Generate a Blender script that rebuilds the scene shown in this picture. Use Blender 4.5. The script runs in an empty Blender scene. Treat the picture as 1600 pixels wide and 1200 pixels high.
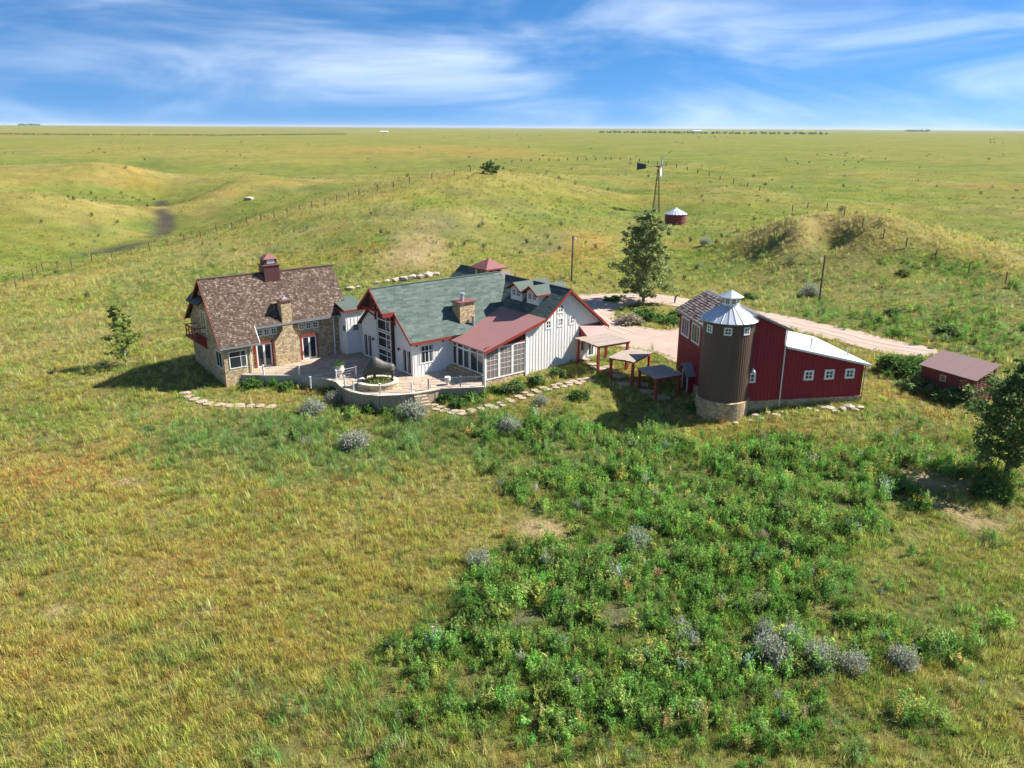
import bpy, bmesh, math, random
import numpy as np
from mathutils import Vector, Matrix
random.seed(7); RNG = np.random.default_rng(11)
SC = bpy.context.scene; COL = SC.collection

# ------------------------------------------------------------------ camera
CAM_H = 24.0; PITCH = math.atan(401/1244); ROLL = math.radians(0.3)
cd = bpy.data.cameras.new('camera'); cam = bpy.data.objects.new('camera', cd); COL.objects.link(cam)
cd.sensor_fit = 'HORIZONTAL'; cd.sensor_width = 36.0; cd.lens = 36.0*1244/1600
cd.clip_start = 0.5; cd.clip_end = 200000
_f = Vector((0, math.cos(PITCH), -math.sin(PITCH))); _u = Vector((0, math.sin(PITCH), math.cos(PITCH))); _r = Vector((1, 0, 0))
_rt = _r*math.cos(ROLL)+_u*math.sin(ROLL); _up = -_r*math.sin(ROLL)+_u*math.cos(ROLL)
cam.matrix_world = Matrix(((_rt.x, _up.x, -_f.x, 0), (_rt.y, _up.y, -_f.y, 0), (_rt.z, _up.z, -_f.z, CAM_H), (0, 0, 0, 1)))
SC.camera = cam

# ------------------------------------------------------------------ sky and sun
SUN_EL = math.radians(43); SUN_AZ = math.radians(75)      # azimuth measured from +Y towards +X
SKY_STRENGTH = 0.09; SUN_STRENGTH = 5.0; EXPOSURE = 1.18
world = bpy.data.worlds.new('World'); SC.world = world; world.use_nodes = True
wn = world.node_tree; wn.nodes.clear()
def wnode(t, **k):
    n = wn.nodes.new(t)
    for a, b in k.items(): setattr(n, a, b)
    return n
sky = wnode('ShaderNodeTexSky', sky_type='NISHITA', sun_disc=False, sun_elevation=SUN_EL, sun_rotation=SUN_AZ, air_density=1.0, dust_density=0.2, ozone_density=3.0, altitude=1700)
tc = wnode('ShaderNodeTexCoord')
sep = wnode('ShaderNodeSeparateXYZ'); wn.links.new(tc.outputs['Generated'], sep.inputs[0])
zm = wnode('ShaderNodeMath', operation='MULTIPLY_ADD'); wn.links.new(sep.outputs['Z'], zm.inputs[0]); zm.inputs[1].default_value = 1.2; zm.inputs[2].default_value = 0.16
cmb = wnode('ShaderNodeCombineXYZ'); wn.links.new(sep.outputs['X'], cmb.inputs[0]); wn.links.new(sep.outputs['Y'], cmb.inputs[1]); wn.links.new(zm.outputs[0], cmb.inputs[2])
nrm = wnode('ShaderNodeVectorMath', operation='NORMALIZE'); wn.links.new(cmb.outputs[0], nrm.inputs[0])
wn.links.new(nrm.outputs[0], sky.inputs[0])
hs = wnode('ShaderNodeHueSaturation'); hs.inputs['Saturation'].default_value = 1.3; hs.inputs['Value'].default_value = 0.8
wn.links.new(sky.outputs[0], hs.inputs['Color'])
# thin wind-drawn clouds all round the sky
mp = wnode('ShaderNodeMapping'); mp.inputs['Scale'].default_value = (2.0, 2.0, 9.0); mp.inputs['Location'].default_value = (0.3, 0.1, 0.4); mp.inputs['Rotation'].default_value = (0.0, 0.12, 0.0)
wn.links.new(tc.outputs['Generated'], mp.inputs[0])
nz = wnode('ShaderNodeTexNoise'); nz.inputs['Scale'].default_value = 1.5; nz.inputs['Detail'].default_value = 7; nz.inputs['Roughness'].default_value = 0.55; nz.inputs['Distortion'].default_value = 0.5
wn.links.new(mp.outputs[0], nz.inputs['Vector'])
cr = wnode('ShaderNodeMapRange', interpolation_type='SMOOTHSTEP'); cr.inputs['From Min'].default_value = 0.40; cr.inputs['From Max'].default_value = 0.86; cr.inputs['To Min'].default_value = 0.0; cr.inputs['To Max'].default_value = 0.62
wn.links.new(nz.outputs[0], cr.inputs[0])
mx = wnode('ShaderNodeMix', data_type='RGBA'); wn.links.new(cr.outputs[0], mx.inputs['Factor']); wn.links.new(hs.outputs[0], mx.inputs[6]); mx.inputs[7].default_value = (6.2, 6.8, 7.5, 1)
bg = wnode('ShaderNodeBackground'); bg.inputs['Strength'].default_value = SKY_STRENGTH; wn.links.new(mx.outputs[2], bg.inputs['Color'])
wo = wnode('ShaderNodeOutputWorld'); wn.links.new(bg.outputs[0], wo.inputs[0])
sd = bpy.data.lights.new('sun', 'SUN'); sd.energy = SUN_STRENGTH; sd.angle = math.radians(0.5); sd.color = (1.0, 0.95, 0.86)
sun = bpy.data.objects.new('sun', sd); COL.objects.link(sun)
_sd = Vector((math.sin(SUN_AZ)*math.cos(SUN_EL), math.cos(SUN_AZ)*math.cos(SUN_EL), math.sin(SUN_EL)))
sun.rotation_euler = _sd.to_track_quat('Z', 'Y').to_euler(); sun.location = (60, 20, 60)
vs = SC.view_settings; vs.view_transform = 'Standard'; vs.look = 'None'; vs.gamma = 1; vs.use_curve_mapping = False; vs.exposure = EXPOSURE
SC.cycles.max_bounces = 5; SC.cycles.diffuse_bounces = 2; SC.cycles.glossy_bounces = 2; SC.cycles.transparent_max_bounces = 8

# ------------------------------------------------------------------ helpers
def tag(o, label=None, cat=None, group=None, kind=None):
    if label: o['label'] = label
    if cat: o['category'] = cat
    if group: o['group'] = group
    if kind: o['kind'] = kind
    return o
def empty(name, loc, rz=0.0):
    o = bpy.data.objects.new(name, None); COL.objects.link(o); o.location = loc; o.rotation_euler = (0, 0, rz); o.empty_display_size = 0.3
    return o
class MB:
    """collects polygons, then links them as ONE mesh object"""
    def __init__(s): s.v = []; s.f = []; s.p = []
    def add(s, vs, fs):
        b = len(s.v); s.p.append(([tuple(p) for p in vs], fs)); s.v += [tuple(p) for p in vs]; s.f += [tuple(i+b for i in f) for f in fs]; return s
    def box(s, x0, x1, y0, y1, z0, z1):
        return s.add([(x0,y0,z0),(x1,y0,z0),(x1,y1,z0),(x0,y1,z0),(x0,y0,z1),(x1,y0,z1),(x1,y1,z1),(x0,y1,z1)],
                     [(0,3,2,1),(4,5,6,7),(0,1,5,4),(1,2,6,5),(2,3,7,6),(3,0,4,7)])
    def prism(s, poly, ext):
        n = len(poly); e = Vector(ext); a = [Vector(p) for p in poly]
        nn = (a[1]-a[0]).cross(a[2]-a[0])
        if nn.dot(e) > 0: a = a[::-1]
        vs = a+[p+e for p in a]
        return s.add(vs, [tuple(range(n)), tuple(range(2*n-1, n-1, -1))]+[(i, i+n, (i+1) % n+n, (i+1) % n) for i in range(n)])
    def obox(s, o, a, b, c):
        """box from corner o with edge vectors a, b, c"""
        o, a, b, c = map(Vector, (o, a, b, c))
        if a.cross(b).dot(c) < 0: a, b = b, a
        return s.add([o, o+a, o+a+b, o+b, o+c, o+a+c, o+a+b+c, o+b+c], [(0,3,2,1),(4,5,6,7),(0,1,5,4),(1,2,6,5),(2,3,7,6),(3,0,4,7)])
    def tube(s, p, q, r0, r1=None, n=8, cap=True):
        p, q = Vector(p), Vector(q); r1 = r0 if r1 is None else r1
        d = (q-p).normalized(); x = d.orthogonal().normalized(); y = d.cross(x)
        vs = [p+(x*math.cos(t)+y*math.sin(t))*r0 for t in [2*math.pi*k/n for k in range(n)]]+[q+(x*math.cos(t)+y*math.sin(t))*r1 for t in [2*math.pi*k/n for k in range(n)]]
        fs = [(k, (k+1) % n, (k+1) % n+n, k+n) for k in range(n)]
        if cap: fs += [tuple(range(n-1, -1, -1)), tuple(range(n, 2*n))]
        return s.add(vs, fs)
    def lathe(s, prof, n=24, c=(0, 0)):
        m = len(prof); vs = []
        for r, z in prof:
            vs += [(c[0]+r*math.cos(2*math.pi*k/n), c[1]+r*math.sin(2*math.pi*k/n), z) for k in range(n)]
        fs = [(i*n+k, i*n+(k+1) % n, (i+1)*n+(k+1) % n, (i+1)*n+k) for i in range(m-1) for k in range(n)]
        return s.add(vs, fs+[tuple(range(n-1, -1, -1)), tuple(range((m-1)*n, m*n))])
    def build(s, name, mat, parent=None, smooth=False):
        me = bpy.data.meshes.new(name); me.from_pydata(s.v, [], s.f); me.update()
        if smooth: me.shade_smooth()
        me.materials.append(M[mat] if isinstance(mat, str) else mat)
        o = bpy.data.objects.new(name, me); COL.objects.link(o); o.parent = parent
        return o
def build_each(mb, name, mat, parent):
    """every piece collected so far becomes an object of its own"""
    for vs, fs in mb.p: MB().add(vs, fs).build(name, mat, parent)
MB.build_each = build_each
def fast_mesh(name, verts, faces4=None, faces3=None):
    me = bpy.data.meshes.new(name); verts = np.asarray(verts, np.float32)
    me.vertices.add(len(verts)); me.vertices.foreach_set('co', verts.ravel())
    L = []; st = []; k = 0
    fs = faces4 if faces4 is not None else faces3
    fs = np.asarray(fs, np.int32); w = fs.shape[1]
    me.loops.add(fs.size); me.loops.foreach_set('vertex_index', fs.ravel())
    me.polygons.add(len(fs)); me.polygons.foreach_set('loop_start', np.arange(0, fs.size, w, dtype=np.int32)); me.polygons.foreach_set('loop_total', np.full(len(fs), w, np.int32))
    me.update(calc_edges=True); me.validate()
    return me
def add_obj(name, me, mat, parent=None):
    me.materials.append(M[mat] if isinstance(mat, str) else mat)
    o = bpy.data.objects.new(name, me); COL.objects.link(o); o.parent = parent; return o
def copy_tree(o, parent=None):
    c = o.copy(); COL.objects.link(c); c.parent = parent
    for ch in list(o.children): copy_tree(ch, c)
    return c

# ------------------------------------------------------------------ materials
M = {}
def newmat(name):
    m = bpy.data.materials.new(name); m.use_nodes = True; M[name] = m
    nt = m.node_tree; b = nt.nodes['Principled BSDF']; return m, nt, b
def nd(nt, t, **k):
    n = nt.nodes.new(t)
    for a, v in k.items():
        if a.startswith('i_'): n.inputs[a[2:].replace('_', ' ')].default_value = v
        else: setattr(n, a, v)
    return n
def ramp(nt, stops, src):
    r = nd(nt, 'ShaderNodeValToRGB'); e = r.color_ramp.elements
    while len(e) < len(stops): e.new(0.5)
    for k, (p, c) in enumerate(stops): e[k].position = p; e[k].color = (*c, 1)
    nt.links.new(src, r.inputs[0]); return r
def mixc(nt, fac, a, b, mode='MIX'):
    m = nd(nt, 'ShaderNodeMix', data_type='RGBA', blend_type=mode)
    for sock, val in ((m.inputs['Factor'], fac), (m.inputs[6], a), (m.inputs[7], b)):
        if isinstance(val, (int, float)): sock.default_value = val
        elif isinstance(val, tuple): sock.default_value = (*val, 1)
        else: nt.links.new(val, sock)
    return m.outputs[2]
def objco(nt, scale=(1, 1, 1), rot=(0, 0, 0)):
    t = nd(nt, 'ShaderNodeTexCoord'); m = nd(nt, 'ShaderNodeMapping'); m.inputs['Scale'].default_value = scale; m.inputs['Rotation'].default_value = rot
    nt.links.new(t.outputs['Object'], m.inputs[0]); return m.outputs[0]
def noise(nt, vec, scale, detail=4, rough=0.55):
    n = nd(nt, 'ShaderNodeTexNoise'); n.inputs['Scale'].default_value = scale; n.inputs['Detail'].default_value = detail; n.inputs['Roughness'].default_value = rough
    nt.links.new(vec, n.inputs['Vector']); return n.outputs[0]
def bump(nt, b, h, strength=0.4, dist=0.02):
    n = nd(nt, 'ShaderNodeBump'); n.inputs['Strength'].default_value = strength; n.inputs['Distance'].default_value = dist
    nt.links.new(h, n.inputs['Height']); nt.links.new(n.outputs[0], b.inputs['Normal'])
def plain(name, c, rough=0.6, var=0.18, scale=1.3, metal=0.0, bumpk=0.0, stretch=(1, 1, 1), spec=0.4):
    """one painted / weathered surface: base colour with uneven wear"""
    m, nt, b = newmat(name); v = objco(nt, stretch)
    n1 = noise(nt, v, scale, 5); n2 = noise(nt, v, scale*7, 3)
    a = mixc(nt, n1, tuple(x*(1-var) for x in c), tuple(min(1, x*(1+var)) for x in c))
    a = mixc(nt, 0.35, a, mixc(nt, n2, tuple(x*(1-var*1.3) for x in c), tuple(min(1, x*(1+var*1.3)) for x in c)))
    nt.links.new(a, b.inputs['Base Color']); b.inputs['Roughness'].default_value = rough; b.inputs['Metallic'].default_value = metal; b.inputs['Specular IOR Level'].default_value = spec
    if bumpk: bump(nt, b, n2, bumpk, 0.02)
    return m
def pieces(name, cols, rough=0.8, spec=0.25, fine=12.0):
    """many small pieces in one mesh: every island draws its own tone"""
    m, nt, b = newmat(name); g = nd(nt, 'ShaderNodeNewGeometry')
    k = len(cols); r = ramp(nt, [(i/(k-1), c) for i, c in enumerate(cols)], g.outputs['Random Per Island'])
    v = objco(nt); n = noise(nt, v, fine, 4); n2 = noise(nt, v, 0.7, 3)
    a = mixc(nt, 0.35, r.outputs[0], mixc(nt, n, (0.0, 0.0, 0.0), (1, 1, 1)), 'OVERLAY')
    a = mixc(nt, 0.3, a, mixc(nt, n2, (0.1, 0.1, 0.1), (0.9, 0.9, 0.9)), 'OVERLAY')
    nt.links.new(a, b.inputs['Base Color']); b.inputs['Roughness'].default_value = rough; b.inputs['Specular IOR Level'].default_value = spec
    return m
def stonewall(name):
    m, nt, b = newmat(name); v = objco(nt, (1, 1, 1.5)); w = nd(nt, 'ShaderNodeTexNoise'); w.inputs['Scale'].default_value = 1.6
    nt.links.new(v, w.inputs['Vector']); ad = nd(nt, 'ShaderNodeVectorMath', operation='MULTIPLY_ADD'); nt.links.new(w.outputs['Color'], ad.inputs[0]); ad.inputs[1].default_value = (0.35, 0.35, 0.35); nt.links.new(v, ad.inputs[2])
    vo = nd(nt, 'ShaderNodeTexVoronoi'); vo.inputs['Scale'].default_value = 3.0; nt.links.new(ad.outputs[0], vo.inputs['Vector'])
    ve = nd(nt, 'ShaderNodeTexVoronoi', feature='DISTANCE_TO_EDGE'); ve.inputs['Scale'].default_value = 3.0; nt.links.new(ad.outputs[0], ve.inputs['Vector'])
    sp = nd(nt, 'ShaderNodeSeparateColor'); nt.links.new(vo.outputs['Color'], sp.inputs[0])
    r = ramp(nt, [(0, (.42, .30, .16)), (.3, (.53, .39, .21)), (.55, (.60, .47, .29)), (.8, (.46, .34, .20)), (1, (.30, .22, .14))], sp.outputs[0])
    j = nd(nt, 'ShaderNodeMapRange'); j.inputs['From Max'].default_value = 0.06; nt.links.new(ve.outputs['Distance'], j.inputs[0])
    a = mixc(nt, j.outputs[0], (.14, .11, .075), r.outputs[0]); n = noise(nt, v, 14, 4)
    a = mixc(nt, 0.4, a, n, 'OVERLAY'); nt.links.new(a, b.inputs['Base Color']); b.inputs['Roughness'].default_value = 0.9
    bump(nt, b, j.outputs[0], 0.8, 0.05)
stonewall('stone_veneer')
plain('white_siding', (.77, .75, .71), 0.6, 0.1, stretch=(1.5, 1.5, .3)); plain('white_trim', (.78, .77, .74), 0.5, 0.05); plain('red_trim', (.26, .035, .025), 0.5, 0.2); plain('dark_trim', (.035, .018, .018), 0.5, 0.2)
plain('barn_red', (.255, .015, .028), 0.6, 0.42, scale=1.1, stretch=(2.2, 2.2, .16)); plain('maroon_metal', (.20, .075, .07), 0.45, 0.12, spec=.5); plain('maroon_box', (.085, .03, .03), 0.5, 0.15)
plain('porch_metal', (.27, .135, .13), 0.5, 0.1, spec=.4); plain('brown_metal', (.105, .064, .047), 0.5, 0.4, scale=1.0, stretch=(2.0, 2.0, .14)); plain('galvanised', (.55, .58, .62), 0.38, 0.15, metal=0.55)
plain('white_metal', (.80, .80, .79), 0.45, 0.05); plain('shed_metal', (.25, .165, .15), 0.5, 0.12); plain('tank_red', (.17, .03, .03), 0.55, 0.25); plain('grey_metal', (.30, .31, .32), 0.4, 0.15, metal=0.4); plain('navy_metal', (.02, .035, .09), 0.45, 0.2)
plain('pole_wood', (.11, .085, .065), 0.85, 0.25, stretch=(4, 4, .5)); plain('post_wood', (.14, .085, .055), 0.9, 0.3); plain('pergola_red', (.30, .045, .028), 0.6, 0.2); plain('shed_boards', (.16, .05, .04), 0.8, 0.3)
plain('concrete', (.40, .34, .27), 0.9, 0.15, bumpk=.3); plain('cap_stone', (.52, .46, .37), 0.9, 0.12, bumpk=.3); plain('bronze', (.07, .063, .055), 0.55, 0.35, scale=2.5, metal=0.0, bumpk=.5); plain('urn_white', (.62, .57, .50), 0.7, 0.12)
plain('gravel', (.37, .275, .22), 0.95, 0.34, scale=.35, bumpk=.6); plain('gravel_worn', (.43, .335, .275), 0.95, 0.2, scale=.5, bumpk=.3); plain('wire', (.12, .11, .10), 0.6, 0.1); plain('screen_grey', (.20, .16, .15), 0.6, 0.3, scale=3); plain('bark', (.13, .105, .08), 0.95, 0.3, scale=5); plain('pale_bark', (.30, .27, .23), 0.95, 0.3, scale=5)
plain('bed_soil', (.10, .075, .055), 0.95, 0.3); plain('retaining', (.36, .285, .20), 0.9, 0.2, stretch=(1, 1, .3))
pieces('shake', [(.055, .036, .026), (.085, .055, .041), (.105, .07, .053), (.13, .088, .067), (.24, .18, .14)])
pieces('barn_shake', [(.06, .045, .04), (.15, .11, .10), (.22, .17, .15), (.30, .25, .22)])
pieces('green_shingle', [(.05, .078, .066), (.07, .10, .086), (.085, .115, .098), (.11, .14, .12)]); pieces('plank_grey', [(.20, .155, .125), (.31, .255, .21), (.42, .36, .30)], fine=5)
pieces('flagstone', [(.33, .25, .185), (.40, .32, .24), (.37, .285, .21), (.45, .375, .29)], fine=5); pieces('rock', [(.30, .24, .18), (.38, .31, .24), (.45, .38, .30)], fine=4)
m, nt, b = newmat('glass'); _g = nd(nt, 'ShaderNodeNewGeometry'); nt.links.new(ramp(nt, [(0, (.006, .009, .012)), (.6, (.02, .028, .035)), (1, (.075, .085, .09))], _g.outputs['Random Per Island']).outputs[0], b.inputs['Base Color']); b.inputs['Roughness'].default_value = 0.06; b.inputs['Specular IOR Level'].default_value = 0.7

# ---- terrain height field: surveyed spot heights (x, y, z in metres) joined by a multiquadric surface ----
SPOTS = np.array([(-16.41,72.77,-1.50),(-10.99,71.66,-1.60),(-28.87,75.96,-1.05),(-26.35,78.08,-0.90),(-35.53,84.62,-0.35),(-42.48,83.70,-1.00),
(-13.61,81.00,-0.40),(-7.01,83.55,-0.40),(-1.34,79.24,-0.50),(-24.27,82.68,-0.60),(-21.17,75.72,-1.20),(-6.01,70.53,-1.30),
(-2.49,73.45,-1.00),(3.01,79.81,-0.30),(9.05,83.34,-0.25),(24.84,69.83,-0.75),(32.94,71.09,-0.45),(19.23,67.89,-1.45),
(15.72,74.04,-1.10),(12.98,76.85,-0.70),(15.45,69.39,-1.40),(9.68,70.78,-1.30),(15.60,94.48,0.20),(12.37,100.56,0.35),
(9.23,113.99,0.50),(23.52,115.74,0.50),(33.56,102.23,0.50),(39.91,96.81,0.40),(46.94,86.72,0.10),(18.29,84.26,-0.10),
(24.76,84.73,-0.20),(44.20,71.23,-0.50),(42.15,78.25,-0.30),(0.03,62.16,-1.70),(-31.86,61.24,-1.50),(31.94,61.39,-1.20),
(0.05,46.47,-2.00),(-25.00,46.20,-2.00),(25.16,46.37,-1.80),(0.08,34.09,-2.40),(-22.56,33.78,-2.30),(22.82,34.02,-2.20),
(0.09,27.92,-2.60),(-58.13,60.88,-1.50),(58.37,61.26,-1.00),(-37.75,36.43,-2.40),(37.86,36.52,-2.00),(37.70,55.95,-1.30),
(-61.36,106.30,-1.40),(-57.26,87.70,-1.50),(-77.28,117.71,-2.20),(-69.61,131.46,-1.90),(-58.37,144.30,-0.80),(-30.09,132.36,0.30),
(-106.86,118.36,-2.50),(-20.49,125.75,0.50),(-27.80,143.57,1.80),(-16.67,137.44,2.80),(-6.95,141.68,2.20),(-19.69,164.03,5.20),
(-11.59,180.26,6.20),(-0.15,163.45,1.50),(-0.22,197.11,4.60),(8.73,158.27,1.00),(10.14,126.08,0.60),(13.03,209.99,3.40),
(16.99,152.26,0.70),(-48.87,192.54,4.80),(-38.64,203.52,6.60),(-25.90,218.59,9.40),(-11.37,236.66,11.50),(3.87,272.76,10.50),
(19.78,325.05,7.50),(-54.64,179.74,0.40),(-65.77,206.75,0.90),(27.17,171.02,0.60),(39.52,228.78,0.80),(41.15,205.38,0.80),
(35.89,289.17,2.40),(52.81,341.97,5.00),(60.57,299.94,4.00),(60.60,242.32,4.20),(39.90,167.15,1.20),(45.26,141.72,3.60),
(48.72,140.19,8.60),(56.59,146.68,9.40),(57.68,135.08,8.90),(47.85,159.20,5.60),(46.93,146.20,6.20),(60.65,130.30,7.00),
(51.20,137.27,7.00),(55.81,132.33,6.60),(54.65,136.31,2.80),(61.70,128.39,4.60),(67.48,125.26,3.60),(43.85,120.13,0.90),
(53.60,109.54,1.20),(68.18,112.04,2.60),(61.52,93.08,0.80),(51.65,88.84,0.30),(110.67,234.40,1.50),(165.85,303.29,2.00),
(92.42,154.60,3.20),(140.27,361.13,3.00),(124.48,401.92,3.50),(99.47,193.00,1.00),(133.06,151.00,1.50),(266.57,310.11,2.00),
(-131.68,304.38,-9.00),(-106.31,242.08,-7.00),(-104.71,206.87,-7.00),(-96.77,161.31,-5.20),(-75.65,201.39,-2.20),(-83.93,173.70,-3.40),
(-87.33,149.54,-3.30),(-107.33,146.39,-5.00),(-168.05,374.47,-6.50),(-197.08,458.58,-1.80),(-125.86,237.29,0.00),(-151.55,260.54,3.60),
(-187.35,387.71,5.00),(-111.10,300.45,0.80),(-104.12,262.61,-3.40),(-89.43,283.26,-0.40),(-106.05,322.89,6.00),(-79.07,335.95,3.40),
(-83.33,302.33,0.80),(-227.81,289.88,1.00),(-363.19,669.24,2.00),(-215.53,693.89,2.00),(-1.01,696.52,3.00),(225.75,734.38,3.00),
(412.51,765.56,3.00),(-500.81,646.26,2.00),(615.68,799.47,3.00),(-608.39,1125.69,2.00),(-1.99,1306.17,2.00),(834.25,1555.05,2.00)])
def lp(x, y):
    return np.arctan2(x, y), np.log(np.hypot(x, y))
_sa, _sb = lp(SPOTS[:,0], SPOTS[:,1])
_C2 = 0.035**2
_K = np.sqrt((_sa[:,None]-_sa[None])**2+(_sb[:,None]-_sb[None])**2+_C2)
_n = len(SPOTS)
_A = np.zeros((_n+1,_n+1)); _A[:_n,:_n] = _K - 0.0015*np.eye(_n); _A[:_n,_n] = 1; _A[_n,:_n] = 1
_W = np.linalg.solve(_A, np.append(SPOTS[:,2], 0))
def hash2(i, j, s):
    h = (i.astype(np.int64)*374761393 + j.astype(np.int64)*668265263 + s*974711) & 0x7fffffff
    h = ((h ^ (h >> 13))*1274126177) & 0x7fffffff
    return ((h ^ (h >> 16)) & 0xffff)/65535.0
def vnoise(x, y, s=0):
    i = np.floor(x); j = np.floor(y); fx = x-i; fy = y-j
    fx = fx*fx*(3-2*fx); fy = fy*fy*(3-2*fy)
    a = hash2(i,j,s); b = hash2(i+1,j,s); c = hash2(i,j+1,s); d = hash2(i+1,j+1,s)
    return (a*(1-fx)+b*fx)*(1-fy)+(c*(1-fx)+d*fx)*fy
def fbm(x, y, s=0, o=4):
    t = 0; a = 0.5
    for k in range(o):
        t = t+a*vnoise(x, y, s+k*17); x = x*2.03+13.1; y = y*2.03+7.7; a *= 0.5
    return t
def sstep(a, b, x):
    t = np.clip((x-a)/(b-a), 0, 1); return t*t*(3-2*t)
def height(x, y):
    x = np.atleast_1d(np.asarray(x, float)); y = np.atleast_1d(np.asarray(y, float))
    r = np.hypot(x, y); a, b = np.arctan2(x, y), np.log(np.maximum(r, 12.0))
    a = np.clip(a, -0.85, 0.85)
    z = np.full(x.shape, _W[-1])
    for k in range(_n):
        z = z+_W[k]*np.sqrt((a-_sa[k])**2+(b-_sb[k])**2+_C2)
    far = sstep(700, 1600, r)
    z = z*(1-far)+far*(2.0)
    # rolling plain far away, a little higher towards the left
    roll = (fbm(x/900+3, y/900, 5, 4)-0.47)
    z = z+roll*sstep(400, 2500, r)*np.minimum(r/1000, 9)*1.6
    z = z+sstep(3000, 9000, r)*np.clip(-x/r, 0, 1)*22
    wild = sstep(95, 135, r)
    z = z+wild*((fbm(x/24, y/24, 11, 4)-0.46)*2.0+(fbm(x/85, y/85, 61, 3)-0.44)*4.5*sstep(150, 330, r))*(1-far)
    d = np.hypot(x-52, y-165); hum = np.exp(-(d/26)**2); d2 = np.hypot(x+20, y-170); hum += np.exp(-(d2/18)**2)
    z = z+hum*(fbm(x/3.2, y/3.2, 23, 3)-0.44)*1.0
    open_ = sstep(70, 62, y)+wild
    z = z+np.clip(open_, 0, 1)*(fbm(x/4.5, y/4.5, 31, 3)-0.44)*0.35
    return z

def gz(x, y): return float(height(x, y)[0])

# ------------------------------------------------------------------ ground sheet, finest where the photograph looks
th = np.concatenate([np.linspace(-math.pi, -0.80, 40)[:-1], np.linspace(-0.80, 0.80, 520), np.linspace(0.80, math.pi, 40)[1:]])
rr = np.concatenate([[0.5, 4, 9], np.exp(np.arange(math.log(14), math.log(450), 0.0085)), np.exp(np.linspace(math.log(452), math.log(45000), 120))])
TT, RR = np.meshgrid(th, rr); GX = (RR*np.sin(TT)).ravel(); GY = (RR*np.cos(TT)).ravel(); GZ = height(GX, GY)
nr, ntn = TT.shape; ii = (np.arange(nr-1)[:, None]*ntn+np.arange(ntn-1)[None]).ravel()
# crests stay pale and dry, swales green: height against its own blurred copy
def blur(Z, k):
    for ax in (0, 1):
        P_ = np.pad(Z, [(k, k) if i == ax else (0, 0) for i in (0, 1)], mode='edge'); c_ = np.cumsum(P_, ax); n_ = Z.shape[ax]
        lo = np.take(c_, range(0, n_), ax); hi = np.take(c_, range(2*k, n_+2*k), ax); Z = (hi-lo)/(2*k)
    return Z
_ZG = GZ.reshape(TT.shape); _CV = (_ZG-blur(blur(_ZG, 14), 10))/(0.35+0.0022*RR)
def curv(x, y):
    i = np.clip(np.searchsorted(rr, np.hypot(x, y)), 0, len(rr)-1); j = np.clip(np.searchsorted(th, np.arctan2(x, y)), 0, len(th)-1); return np.clip(_CV[i, j], -1.2, 1.2)

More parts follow.
